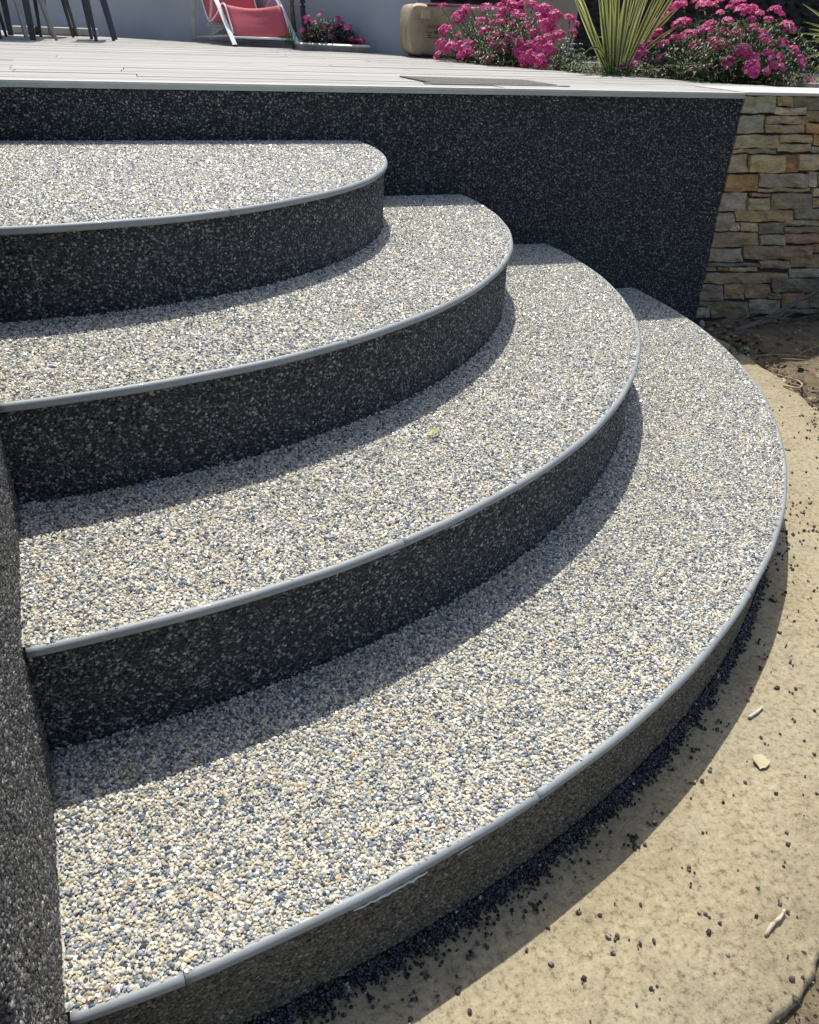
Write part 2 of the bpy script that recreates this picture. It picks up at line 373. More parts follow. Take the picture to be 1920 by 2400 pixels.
# ------------------------------------------------------------------ ground, path
ground_o = MB(); gv = []
gx = np.concatenate([[-60, -20, -6], np.arange(-1.5, 4.2, 0.03), [9, 20, 60]]); gy = np.concatenate([[-60, -20, -5], np.arange(-0.4, 2.9, 0.03), [6, 20, 80]])
def sh(x, y): return 0.010 * math.sin(7 * x + 2 * y) + 0.008 * math.sin(13 * y - 5 * x) + 0.005 * math.sin(31 * x + 17 * y) + 0.003 * math.sin(67 * x - 41 * y) * math.sin(53 * y)
vv = []; ff = []
for j, y in enumerate(gy):
    for i, x in enumerate(gx):
        r = math.hypot(x + .315, y - 2.53); edge = max(0.0, min(1.0, (r - 2.35) / 0.12))
        vv.append((x, y, -0.010 - 0.008 * (1 - edge) + sh(x, y) * edge + (0.012 * edge if y > 1.9 and x > 1.5 else 0)))
nx = len(gx)
for j in range(len(gy) - 1):
    for i in range(nx - 1):
        a = j * nx + i; ff.append((a, a + 1, a + nx + 1, a + nx))
ground = props(mesh_obj('ground', vv, ff, M['soil'], smooth=True), 'dry brown soil littered with leaves beside the concrete path', kind='structure')

pb = MB(); nseg = 520; ring = []
for i in range(nseg + 1):
    th = -PI * 0.95 + (PI * 0.95 + 0.06) * i / nseg
    jag = 0.006 * math.sin(37 * th) * math.sin(11 * th) + 0.004 * math.sin(91 * th)
    ring.append((th, 2.355 + jag + 0.028 * math.sin(max(0, -th - 0.5)) * (1 if th < -0.5 else 0) + float(RNG.normal(0, .0011))))
base = []
for th, r in ring:
    c, s = math.cos(th), math.sin(th)
    for rr, z in ((1.60, -0.0), (2.02, 0.0), (2.2, 0.0), (r - 0.006, 0.0), (r, -0.006), (r + 0.002, -0.06)):
        base.append((-.315 + rr * c, 2.53 + rr * s, z))
fs = []
for i in range(nseg):
    for k in range(5):
        a = i * 6 + k; fs.append((a, a + 6, a + 7, a + 1))
path = props(mesh_obj('path', base, fs, M['slab'], smooth=True), 'curved strip of tan concrete running round the foot of the steps', kind='structure')

# ------------------------------------------------------------------ the curved steps
steps = empty('curved_steps', (-0.31, 2.5, 0), 'four sweeping semicircular steps of pale pebble with dark pebble risers and grey edge strips', 'steps')
joints = {0: [0.166], 1: [0.32, 0.80], 2: [0.31, 1.02], 3: [-0.053, 0.387, 0.93, 1.52]}
for k, (z, R, (cx, cy)) in enumerate(STEPS):
    zb = STEPS[k + 1][0] if k < 3 else GZ
    if k > 0: Rin, cin = STEPS[k - 1][1], STEPS[k - 1][2]
    # solid step
    mb = MB(); th0 = -PI * 0.62; n = 160; Rr = R - 0.0085
    thE = math.asin(min(1, (DV - cy) / Rr))
    outer = [(cx + Rr * math.cos(t), cy + Rr * math.sin(t)) for t in np.linspace(th0, thE, n)]
    outer = [p for p in outer if p[0] > cheek_u(p[1]) - 0.03]
    p0 = outer[0]; poly = [(cheek_u(DV) - 0.03, DV), (p0[0], p0[1])] + outer[1:]
    top = [(x, y, z - 0.0028) for x, y in poly]; bot = [(x, y, zb - 0.02) for x, y in poly]; m_ = len(poly)
    step = mesh_obj('step', top + bot, [tuple(range(m_))] + [(i, i + m_, (i + 1) % m_ + m_, (i + 1) % m_) for i in range(m_)], None, steps,
                    mats=[M['cream_bed'], M['dusty_bed' if k == 3 else 'dark_bed']], fm=[0] + [1] * m_)
    props(step, ['topmost and smallest step', 'second step from the top', 'third step from the top', 'lowest and widest step'][k])
    # pale pebbles on the tread
    X, Y = grid(-0.5, 1.9, 0.3, DV - 0.002)
    m = (np.hypot(X - cx, Y - cy) < R - 0.0048) & (X > cheek_u(Y) + 0.003)
    if k > 0: m &= np.hypot(X - cin[0], Y - cin[1]) > Rin - 0.0075
    X, Y = X[m], Y[m]; n_ = len(X)
    Zt = z - 0.0018 + RNG.normal(0, 0.0005, n_)
    if k > 0: Zt = Zt + 0.0035 * np.exp(-(np.hypot(X - cin[0], Y - cin[1]) - Rin + 0.0075) / 0.006) * RNG.uniform(0, 1, n_)
    P = np.stack([X, Y, Zt], 1); s_ = seen(P); P = P[s_]; 
    pebbles('tread_gravel', P, tread_rot(len(P)), sizes(len(P)), 'cream_gravel', step)
    # dark pebbles on the riser
    A, H = grid(0, (thE - th0) * Rr, zb + 0.001, z - 0.0125)
    th = th0 + A / Rr; rr = Rr - 0.0006 + RNG.normal(0, 0.0004, len(A))
    X = cx + rr * np.cos(th); Y = cy + rr * np.sin(th)
    P = np.stack([X, Y, H], 1); m = (X > cheek_u(Y) + 0.001) & seen(P) & (th < thE)
    P = P[m]; th = th[m]; n_ = len(P)
    # flats of the pebbles face outwards: tip the pebble's z axis onto the radius
    ROT = np.stack([RNG.normal(PI / 2, 0.42, n_), RNG.uniform(0, 2 * PI, n_) * 0, th + PI / 2 + RNG.normal(0, 0.42, n_)], 1)
    pebbles('riser_gravel', P, ROT, sizes(n_, 0.0049), 'dusty_gravel' if k == 3 else 'dark_gravel', step)
    # grey edge strip in lengths butted end to end
    thA = None
    for t in np.linspace(th0, 0, 4000):
        if cx + R * math.cos(t) > cheek_u(cy + R * math.sin(t)) + 0.004: thA = t; break
    cuts = [thA]
    for ju in joints[k]:
        t = -math.acos((ju - cx) / R); 
        if t > thA + 0.05: cuts.append(t)
    cuts.append(math.asin((DV - cy - 0.004) / R))
    for a, b in zip(cuts[:-1], cuts[1:]):
        nn = max(12, int((b - a) * R / 0.012)); gap = 0.0004 / R; jz = RNG.uniform(-.0004, .0004); jr = RNG.uniform(-.0005, .0005)
        pts = []; rad = []
        for i in range(nn + 1):
            t = a + gap + (b - a - 2 * gap) * i / nn
            w = 0.0007 * math.sin(9 * t * R + k) + 0.0004 * math.sin(31 * t * R + 2 * k)
            pts.append((cx + (R - 0.004 + w + jr) * math.cos(t), cy + (R - 0.004 + w + jr) * math.sin(t), z - 0.0080 + jz + 0.0004 * math.sin(13 * t * R))); rad.append(0.0074)
        tb = MB().tube(pts, rad, 12)
        tb.build('edge_strip', M['trim'], step, smooth=True)
# dried resin drips under the strips
def drip(k, u0, u1, w, label):
    z, R, (cx, cy) = STEPS[k]; a, b = (-math.acos((u - cx) / R) for u in (u0, u1)); pts = []; rad = []
    for i in range(15):
        t = a + (b - a) * i / 14; pts.append((cx + (R + 0.0022) * math.cos(t), cy + (R + 0.0022) * math.sin(t), z - 0.0155 + 0.0012 * math.sin(9 * i))); rad.append(w * (0.35 + 0.65 * math.sin(PI * i / 14)) * RNG.uniform(.6, 1.15))
    o = MB().tube(pts, rad, 6).build('resin_drip', M['resin'], smooth=True)
    props(o, label, 'drip', 'dried resin drips under the edge strips')
drip(3, 0.128, 0.222, 0.0026, 'longest white resin drip under the strip of the lowest step')
drip(3, 0.262, 0.285, 0.0010, 'short white resin drip right of the longest one on the lowest step')
drip(2, 0.395, 0.425, 0.0011, 'white resin drip under the strip of the third step, right of its joint')
drip(2, 0.285, 0.297, 0.0010, 'tiny white resin drip left of the joint on the third step')
# pebbles stuck on the strips
stk = []
for k, us in ((3, (0.33, 0.12, 0.52, 1.02, 1.30, -0.02)), (2, (0.62, 0.47, 0.15, 0.20, 0.92)), (1, (0.22, 0.28, 0.55)), (0, (0.28, 0.33))):
    z, R, (cx, cy) = STEPS[k]
    for u in us:
        t = -math.acos((u - cx) / R); stk.append((cx + (R + 0.0025) * math.cos(t), cy + (R + 0.0025) * math.sin(t), z - 0.0125 + RNG.uniform(-.003, .003)))
stk = np.array(stk); pebbles('stray_pebbles', stk, RNG.uniform(0, 6, (len(stk), 3)), sizes(len(stk), 0.0038), 'cream_gravel')
bpy.data.objects['stray_pebbles']['label'] = 'a few pale pebbles stuck under the grey edge strips'

# ------------------------------------------------------------------ left cheek wall
ch = MB()
def cw(v, off=0.0): return (cheek_u(v) + off, v)
a0, a1 = cw(0.36, -0.0025), cw(DV, -0.0025)
b0, b1 = cw(0.36, -0.22), cw(DV, -0.22)
chv = [(*a0, -0.02), (*a1, -0.02), (*b1, -0.02), (*b0, -0.02), (*a0, ZD), (*a1, ZD), (*b1, ZD), (*b0, ZD)]
side_wall = mesh_obj('side_wall', chv, [(0, 3, 2, 1), (4, 5, 6, 7), (0, 1, 5, 4), (1, 2, 6, 5), (2, 3, 7, 6), (3, 0, 4, 7)], M['dark_bed'])
props(side_wall, 'dark pebble clad wall along the left end of the steps', 'wall')
A, H = grid(0.36, 1.35, GZ, ZD - 0.002)
X = cheek_u(A) - 0.0008 + RNG.normal(0, .0004, len(A)); P = np.stack([X, A, H], 1)
m = seen(P, 0.2) & (H > tread_height(X + 0.02, A) + 0.0) ; P = P[m]; n_ = len(P)
pebbles('wall_gravel', P, np.stack([RNG.normal(PI / 2, .42, n_), np.zeros(n_), np.full(n_, PI / 2) + RNG.normal(0, .42, n_)], 1), sizes(n_, 0.0048), 'grey_gravel', side_wall)

# ------------------------------------------------------------------ terrace front
front = MB().box((-1.6, DV + 0.0025, -0.02), (2.056, DV + 0.10, ZD - 0.0175)).build('terrace_front', M['dark_bed'])
props(front, 'tall dark pebble clad front of the terrace behind the steps', 'wall')
A, H = grid(-0.6, 2.054, GZ - .01, ZD - 0.018)
P = np.stack([A, DV + 0.0012 + RNG.normal(0, .0004, len(A)), H], 1)
m = seen(P, 0.06) & (H > tread_height(A, np.full_like(A, DV - 0.01)) - 0.004); P = P[m]; n_ = len(P)
pebbles('wall_gravel', P, np.stack([RNG.normal(PI / 2, .42, n_), np.zeros(n_), RNG.normal(0, .42, n_)], 1), sizes(n_, 0.0049), 'dark_gravel', front)
# edge profile of the deck: white lip over a greenish grey face
mb = MB().box((-1.6, DV - 0.012, ZD - 0.017), (2.052, DV + 0.012, ZD - 0.0055))
deck_trim = mb.build('deck_edge_trim', M['green_trim']); props(deck_trim, 'thin greenish grey profile with a white lip along the deck edge above the steps', 'trim')
bevel(MB().box((-1.6, DV - 0.0135, ZD - 0.0055), (2.052, DV + 0.016, ZD + 0.001)).build('lip', M['white_trim'], deck_trim), 0.001)
cop = MB().box((2.054, DV - 0.020, ZD - 0.006), (3.5, DV + 0.30, ZD + 0.004)).build('wall_coping', M['white_trim'])
props(cop, 'cream coping slab on top of the ledge stone wall', 'coping'); bevel(cop, 0.002)

# ------------------------------------------------------------------ ledge stone wall
WS = [[2.058,0.791,2.186,0.793,2.206,0.731,2.058,0.73,'g'],[2.189,0.793,2.251,0.794,2.265,0.752,2.202,0.752,'y'],[2.254,0.794,2.387,0.796,2.407,0.742,2.272,0.741,'d'],[2.19,0.75,2.324,0.751,2.333,0.726,2.198,0.725,'p'],[2.334,0.74,2.408,0.74,2.421,0.703,2.347,0.703,'b'],[2.058,0.724,2.159,0.725,2.177,0.666,2.058,0.665,'g'],[2.161,0.723,2.342,0.724,2.352,0.696,2.17,0.695,'t'],[2.171,0.694,2.34,0.695,2.35,0.666,2.179,0.666,'t'],[2.343,0.7,2.428,0.7,2.44,0.666,2.355,0.666,'o'],[2.058,0.661,2.239,0.661,2.254,0.616,2.058,0.617,'t'],[2.058,0.616,2.126,0.615,2.13,0.601,2.058,0.601,'t'],[2.128,0.615,2.249,0.615,2.255,0.597,2.133,0.597,'n'],[2.242,0.662,2.389,0.662,2.399,0.634,2.252,0.634,'y'],[2.246,0.632,2.396,0.631,2.407,0.603,2.255,0.604,'t'],[2.394,0.662,2.447,0.662,2.461,0.625,2.407,0.625,'o'],[2.401,0.622,2.462,0.622,2.47,0.6,2.409,0.6,'n'],[2.058,0.598,2.13,0.598,2.149,0.534,2.058,0.535,'t'],[2.135,0.595,2.29,0.594,2.31,0.532,2.153,0.534,'y'],[2.291,0.597,2.348,0.597,2.37,0.534,2.312,0.534,'o'],[2.344,0.597,2.477,0.596,2.498,0.539,2.364,0.541,'t'],[2.058,0.53,2.191,0.528,2.21,0.468,2.058,0.471,'o'],[2.193,0.532,2.417,0.529,2.434,0.478,2.208,0.482,'g'],[2.418,0.534,2.46,0.534,2.48,0.479,2.437,0.479,'g'],[2.462,0.534,2.511,0.533,2.532,0.478,2.482,0.479,'g'],[2.205,0.48,2.455,0.476,2.46,0.461,2.209,0.465,'t'],[2.457,0.476,2.539,0.474,2.55,0.443,2.468,0.445,'t'],[2.058,0.467,2.165,0.465,2.185,0.397,2.058,0.4,'g'],[2.179,0.463,2.302,0.46,2.306,0.447,2.183,0.449,'r'],[2.172,0.447,2.269,0.445,2.283,0.401,2.185,0.404,'t'],[2.266,0.462,2.461,0.458,2.482,0.399,2.285,0.403,'v'],[2.469,0.443,2.557,0.441,2.571,0.403,2.482,0.405,'t'],[2.058,0.397,2.13,0.395,2.15,0.327,2.058,0.33,'g'],[2.13,0.404,2.399,0.398,2.414,0.354,2.142,0.361,'y'],[2.399,0.405,2.578,0.401,2.593,0.359,2.414,0.363,'n'],[2.119,0.359,2.167,0.358,2.176,0.328,2.128,0.329,'w'],[2.169,0.358,2.247,0.356,2.258,0.323,2.179,0.325,'t'],[2.25,0.355,2.366,0.352,2.38,0.31,2.263,0.314,'d'],[2.365,0.362,2.6,0.356,2.609,0.333,2.372,0.34,'t'],[2.375,0.337,2.61,0.33,2.619,0.305,2.383,0.313,'b'],[2.058,0.326,2.26,0.32,2.278,0.262,2.058,0.27,'b'],[2.265,0.311,2.379,0.308,2.392,0.268,2.277,0.273,'n'],[2.38,0.311,2.626,0.303,2.64,0.265,2.393,0.274,'r'],[2.058,0.266,2.201,0.261,2.216,0.21,2.058,0.216,'n'],[2.2,0.273,2.528,0.262,2.548,0.206,2.216,0.22,'b'],[2.529,0.266,2.647,0.262,2.661,0.226,2.542,0.231,'r'],[2.058,0.213,2.293,0.204,2.298,0.189,2.058,0.199,'d'],[2.292,0.214,2.441,0.208,2.452,0.176,2.302,0.182,'b'],[2.435,0.232,2.668,0.223,2.689,0.168,2.453,0.179,'b'],[2.058,0.197,2.103,0.196,2.108,0.177,2.058,0.179,'b'],[2.105,0.195,2.158,0.193,2.163,0.176,2.109,0.179,'r'],[2.161,0.193,2.296,0.187,2.302,0.168,2.166,0.175,'t'],[2.058,0.176,2.449,0.159,2.464,0.115,2.058,0.134,'b'],[2.446,0.175,2.696,0.164,2.711,0.126,2.459,0.138,'n'],[2.058,0.131,2.153,0.126,2.172,0.058,2.058,0.064,'d'],[2.155,0.128,2.253,0.123,2.271,0.06,2.172,0.066,'r'],[2.255,0.123,2.38,0.117,2.4,0.056,2.273,0.063,'r'],[2.376,0.139,2.718,0.123,2.74,0.065,2.393,0.083,'d'],[2.38,0.082,2.444,0.078,2.452,0.051,2.388,0.055,'b'],[2.446,0.077,2.582,0.07,2.604,0.006,2.467,0.014,'r'],[2.584,0.071,2.747,0.062,2.772,-0.001,2.606,0.008,'n'],[2.113,0.06,2.297,0.049,2.318,-0.02,2.131,-0.009,'b'],[2.058,0.062,2.113,0.06,2.119,0.038,2.058,0.042,'b'],[2.058,0.04,2.118,0.037,2.13,-0.008,2.058,-0.004,'n'],[2.298,0.058,2.454,0.049,2.474,-0.012,2.316,-0.002,'g'],[2.469,0.011,2.774,-0.007,2.782,-0.027,2.476,-0.009,'d']]
COL = {'g': (0.33, 0.305, 0.235), 'y': (0.43, 0.355, 0.19), 'd': (0.20, 0.185, 0.15), 'p': (0.52, 0.43, 0.33), 'b': (0.245, 0.19, 0.125), 't': (0.40, 0.335, 0.215),
       'o': (0.39, 0.235, 0.10), 'n': (0.265, 0.255, 0.195), 'r': (0.29, 0.19, 0.12), 'v': (0.26, 0.20, 0.15), 'w': (0.48, 0.45, 0.37)}
lw = MB().box((2.058, DV + 0.012, -0.06), (3.5, DV + 0.16, ZD - 0.0065)).build('ledge_stone_wall', M['mortar'])
props(lw, 'wall of stacked brown and grey ledge stones right of the dark terrace front', 'wall')
def ledge(q, c, rnd):
    """a split stone: uneven outline, a rough face standing proud of the mortar"""
    cxm = sum(p[0] for p in q) / 4; czm = sum(p[1] for p in q) / 4; g = 0.0013
    pro = rnd.uniform(0.0, 0.012)
    nx_, nz_ = max(4, int(abs(q[1][0] - q[0][0]) / 0.02)), max(3, int(abs(q[0][1] - q[3][1]) / 0.016))
    V = []; F = []
    ph = [rnd.uniform(0, 6) for _ in range(6)]
    for j in range(nz_ + 1):
        for i in range(nx_ + 1):
            s, t = i / nx_, j / nz_
            x = (q[0][0] * (1 - s) + q[1][0] * s) * (1 - t) + (q[3][0] * (1 - s) + q[2][0] * s) * t
            z = (q[0][1] * (1 - s) + q[1][1] * s) * (1 - t) + (q[3][1] * (1 - s) + q[2][1] * s) * t
            ed = min(s * abs(q[1][0] - q[0][0]), (1 - s) * abs(q[1][0] - q[0][0]), t * abs(q[0][1] - q[3][1]), (1 - t) * abs(q[0][1] - q[3][1]))
            x += (g if i == 0 else (-g if i == nx_ else 0)) + (0.0022 * math.sin(60 * z + ph[0]) if i in (0, nx_) and x > 2.062 else 0)
            z += (-g if j == 0 else (g if j == nz_ else 0)) + (0.0018 * math.sin(45 * x + ph[1]) + 0.001 * math.sin(110 * x + ph[2]) if j in (0, nz_) else 0)
            y = DV - pro - (0.004 * math.sin(38 * x + ph[3]) * math.sin(70 * z + ph[4]) + rnd.uniform(-.0030, .0030))
            if ed <= 1e-6: y += 0.0030
            V.append((x, y, z))
    W = nx_ + 1
    for j in range(nz_):
        for i in range(nx_):
            a = j * W + i; F.append((a, a + W, a + W + 1, a + 1))
    n0 = len(V); rim = [i for i in range(W)] + [j * W + nx_ for j in range(1, nz_ + 1)] + [nz_ * W + i for i in range(nx_ - 1, -1, -1)] + [j * W for j in range(nz_ - 1, 0, -1)]
    for i in rim: V.append((V[i][0], DV + 0.014, V[i][2]))
    m_ = len(rim)
    for i in range(m_): F.append((rim[i], rim[(i + 1) % m_], n0 + (i + 1) % m_, n0 + i))
    o = mesh_obj('stone', V, F, M['ledge'], lw)
    k = rnd.uniform(0.85, 1.15); o.color = (*[min(1, a * k * rnd.uniform(.95, 1.05)) for a in COL[c]], 1)
rnd = random.Random(5)
for s in WS:
    q = [(s[0], s[1]), (s[2], s[3]), (s[4], s[5]), (s[6], s[7])]
    q = [(x, min(z, ZD - 0.008)) for x, z in q]
    ledge(q, s[8], rnd)
# beyond the frame the courses go on
z = ZD - 0.008
while z > -0.01:
    h = rnd.uniform(0.03, 0.065); x = 2.46 + (ZD - z) * 0.33
    while x < 3.48:
        w = rnd.uniform(0.10, 0.26); x1 = min(3.49, x + w)
        ledge([(x, z), (x1, z), (x1, z - h), (x, z - h)], rnd.choice('gydbtonrv'), rnd); x = x1
    z -= h

# ------------------------------------------------------------------ spilled gravel, loose stones, litter
def loose_band():
    P = []
    for _ in range(3400):                       # ragged clusters and dribbles along the foot
        t = RNG.uniform(-PI * 0.55, -0.50); near = min(1, max(0.12, (-0.50 - t) / 0.9))
        reach = abs(RNG.normal(0, 0.021)) * near + 0.003; a = RNG.normal(0, .45); m = RNG.integers(3, 9)
        for q in range(m):
            d = reach * q / m + RNG.normal(0, .0018); r = 2.064 + max(0, d) * math.cos(a); tt = t + (d * math.sin(a) + RNG.normal(0, .002)) / 2.07
            P.append((-.315 + r * math.cos(tt), 2.543 + r * math.sin(tt), 0.0012 + max(0, .008 - (r - 2.064) * 0.8) * RNG.uniform(0, 1) ** 2))
    for _ in range(26):                         # separate small heaps a little way out
        t = RNG.uniform(-PI * 0.53, -0.65); r0 = RNG.uniform(2.095, 2.13)
        for q in range(RNG.integers(2, 9)):
            r = r0 + RNG.normal(0, .004); tt = t + RNG.normal(0, .004) / 2; P.append((-.315 + r * math.cos(tt), 2.543 + r * math.sin(tt), .002))
    P = np.array(P); P = P[seen(P, 0.15)]
    return P
P = loose_band()
sg = pebbles('spilled_gravel', P, RNG.uniform(0, 6, (len(P), 3)), sizes(len(P), 0.0052), 'black_gravel')
sg['label'] = 'wet black gravel spilled along the foot of the lowest riser'
P = []
for _ in range(900):
    t = RNG.uniform(-PI * 0.5, -0.2); r = 2.09 + abs(RNG.normal(0, 0.11)) if RNG.random() < .45 else RNG.uniform(2.1, 2.36)
    if r < 2.37 and RNG.random() < 0.36:
        c = (-.315 + r * math.cos(t), 2.543 + r * math.sin(t), 0.0018); P.append(c)
        while RNG.random() < 0.28: P.append((c[0] + RNG.uniform(-.006, .006), c[1] + RNG.uniform(-.006, .006), 0.0018))
for _ in range(60): # swept line of grit near the soil edge
    t = RNG.normal(-0.42, 0.03); P.append((-.315 + RNG.normal(2.31, .02) * math.cos(t), 2.543 + 2.30 * math.sin(t), 0.0015))
for _ in range(90):
    t = RNG.uniform(-.75, -.45); r = RNG.normal(2.115, 0.02); P.append((-.315 + r * math.cos(t), 2.543 + r * math.sin(t), 0.0015))
P = np.array(P); ls = pebbles('loose_gravel', P, RNG.uniform(0, 6, (len(P), 3)), sizes(len(P), 0.0066) * np.where(RNG.random(len(P)) < .35, .55, 1), 'loose_gravel')
ls['label'] = 'loose dark stones scattered over the tan concrete path'

# soil litter: broken dry leaves, grit and stems
def flake_mesh(k, mat):
    rnd = random.Random(k); bm = bmesh.new(); n = rnd.randint(5, 8)
    vs = [bm.verts.new((0.5 * math.cos(2 * PI * i / n) * rnd.uniform(.6, 1.2), 0.28 * math.sin(2 * PI * i / n) * rnd.uniform(.6, 1.2), rnd.uniform(-.07, .10))) for i in range(n)]
    c = bm.verts.new((0, 0, 0.06)); 
    for i in range(n): bm.faces.new((vs[i], vs[(i + 1) % n], c))
    me = bpy.data.meshes.new('flake'); bm.to_mesh(me); bm.free(); me.materials.append(mat); return me
LIT = [(0.0, (0.10, 0.075, 0.05)), (0.25, (0.20, 0.155, 0.10)), (0.5, (0.06, 0.048, 0.036)), (0.68, (0.32, 0.26, 0.17)), (0.86, (0.15, 0.10, 0.06)), (0.95, (0.5, 0.44, 0.33))]
M['litter'] = gravel_mat('litter', LIT, 0.8, 0.0)
LIBS['litter'] = [bpy.data.objects.new('flake', flake_mesh(k, M['litter'])) for k in range(9)] + [bpy.data.objects.new('pebble', pebble_mesh(k + 40, M['litter'], .6)) for k in range(4)]
P = []; S_ = []
while len(P) < 16000:
    x, y = RNG.uniform(0.4, 3.6), RNG.uniform(0.1, DV - .012)
    r = math.hypot(x + .315, y - 2.53)
    if r < 2.352 or r > 3.9: continue
    if r > 2.42 + 0 and RNG.random() < 0.15: continue
    P.append((x, y, -0.004 + sh(x, y) * min(1, (r - 2.35) / .12) + RNG.uniform(0, .006))); S_.append(min(0.042 if y > 1.2 else 0.010, 0.0042 * math.exp(abs(RNG.normal(0, 1.15)))))
P = np.array(P); k_ = seen(P, .25); P = P[k_]; S_ = np.array(S_)[k_]
so = pebbles('leaf_litter', P, np.stack([RNG.normal(0, .35, len(P)), RNG.normal(0, .35, len(P)), RNG.uniform(0, 6.3, len(P))], 1), S_, 'litter')
so['label'] = 'broken dry leaves and grit lying on the soil by the stone wall'

def stick(name, pts, r, mat, label, cat, taper=0.5, group=None, n=7):
    k = len(pts); rad = [r * (1 - (1 - taper) * i / (k - 1)) * (1 + .13 * math.sin(1.3 * i + 7 * r * 1000) * (i not in (0, k - 1))) * (.45 if i in (0, k - 1) else 1) for i in range(k)]
    o = MB().tube(pts, rad, n).build(name, mat, smooth=True); return props(o, label, cat, group)
def curve(p, n=14):
    """smooth curve through control points (Catmull-Rom)"""
    p = [Vector(q) for q in p]; p = [2 * p[0] - p[1]] + p + [2 * p[-1] - p[-2]]; out = []
    segs = len(p) - 3
    for s in range(segs):
        a, b, c, d = p[s:s + 4]
        for i in range(n):
            t = i / n; out.append(0.5 * ((2 * b) + (c - a) * t + (2 * a - 5 * b + 4 * c - d) * t * t + (3 * b - a - 3 * c + d) * t ** 3))
    out.append(p[-2]); return out
M['twig'] = simple('peeling_twig', (0.62, 0.55, 0.44), 0.75, 0.1, 130, 0.6, 0.001, col2=(0.20, 0.13, 0.08))
M['pale_resin'] = simple('pale_dry_chip', (0.50, 0.45, 0.28), 0.6, 0.12, 80, 0.4, 0.001)
stick('bark_twig', curve([(0.644, 0.428, .003), (0.662, 0.437, .005), (0.676, 0.441, .006), (0.690, 0.449, .007)], 5), 0.0030, M['twig'], 'peeling curled twig lying on the concrete near the bottom right corner', 'twig', 0.7)
stick('white_stick', curve([(0.868, 0.756, .004), (0.888, 0.762, .004), (0.909, 0.771, .0045)], 5), 0.0028, M['pale_dry'], 'small white stick at the edge of the shadow on the concrete', 'stick', 0.8)
stick('straw', curve([(1.952, 2.00, .004), (1.965, 1.952, .012), (1.985, 1.955, .018), (2.005, 1.99, .016), (2.00, 2.04, .012), (1.975, 2.085, .010)], 7), 0.0042, M['dry'], 'curved straw coloured stem at the border of soil and concrete', 'straw', 0.45)
for i, (a, b, c, lab) in enumerate((((2.10, 2.20, .012), (2.18, 2.13, .020), (2.16, 2.03, .012), 'thin dry stem crossing the sunlit soil right of the curved stem'),
        ((2.14, 2.19, .012), (2.24, 2.10, .016), (2.26, 2.03, .010), 'finer dry stem beside the thin crossing stem on the soil'),
        ((2.03, 2.24, .014), (2.12, 2.22, .018), (2.22, 2.19, .012), 'dry stem lying across the shadow edge on the soil'))):
    stick('straw', curve([a, b, c], 6), 0.0016, M['dry'], lab, 'straw', 0.6, 'dry stems on the soil', 5)
# a grey dead branch leaning at the wall foot and its shoots
dbm = MB().tube(curve([(2.13, 2.50, .010), (2.24, 2.52, .030), (2.42, 2.56, .075), (2.72, 2.60, .17), (3.1, 2.58, .25)], 8), [0.010 * (1 - .018 * i) for i in range(33)], 8)
deadb = dbm.build('dead_branch', M['pale_dry2'] if 'pale_dry2' in M else simple('grey_dead_wood', (0.17, 0.155, 0.125), 0.8, 0.3, 50, 0.5, 0.002), smooth=True)
props(deadb, 'frayed grey dead palm frond lying along the foot of the stone wall', 'frond')
fm = MB()
for i in range(26):
    a = RNG.uniform(0, .5); x = 2.12 + a * 1.0; y = 2.50 + a * .12 + RNG.normal(0, .03); zz = .012 + a * .22 + RNG.normal(0, .008)
    ln = RNG.uniform(.08, .22); fm.tube(curve([(x, y, max(.006, zz)), (x + ln * .5, y + RNG.normal(0, .02), zz + ln * .15), (x + ln, y + RNG.normal(0, .04), zz + ln * .35)], 3), [.003, .003, .0026, .0024, .002, .0012, .0008], 4, flat=.4)
fm.build('frond_leaflets', M['dry'] if False else deadb.data.materials[0], deadb)
# rubble at the wall foot
for i, (x, y, s, lab) in enumerate(((2.145, 2.55, .040, 'pale broken mortar lump at the foot of the stone wall'), (2.215, 2.575, .050, 'larger grey lump of rubble behind the pale one'),
        (2.30, 2.60, .055, 'dark stone half hidden under the grey frond'), (2.16, 2.42, .020, 'small pale chip on the shaded soil'), (2.24, 2.37, .018, 'small flat chip right of the shaded weeds'))):
    me = pebble_mesh(70 + i, M['ledge'], .7); o = link(bpy.data.objects.new('rubble_stone', me)); o.location = (x, y, s * .2); o.scale = (s, s * .8, s * .8); o.rotation_euler = (.2, .1, i * 1.3)
    o.color = (0.28, 0.25, 0.21, 1) if i != 2 else (.09, .10, .08, 1); props(o, lab, 'stone', 'rubble at the foot of the stone wall')
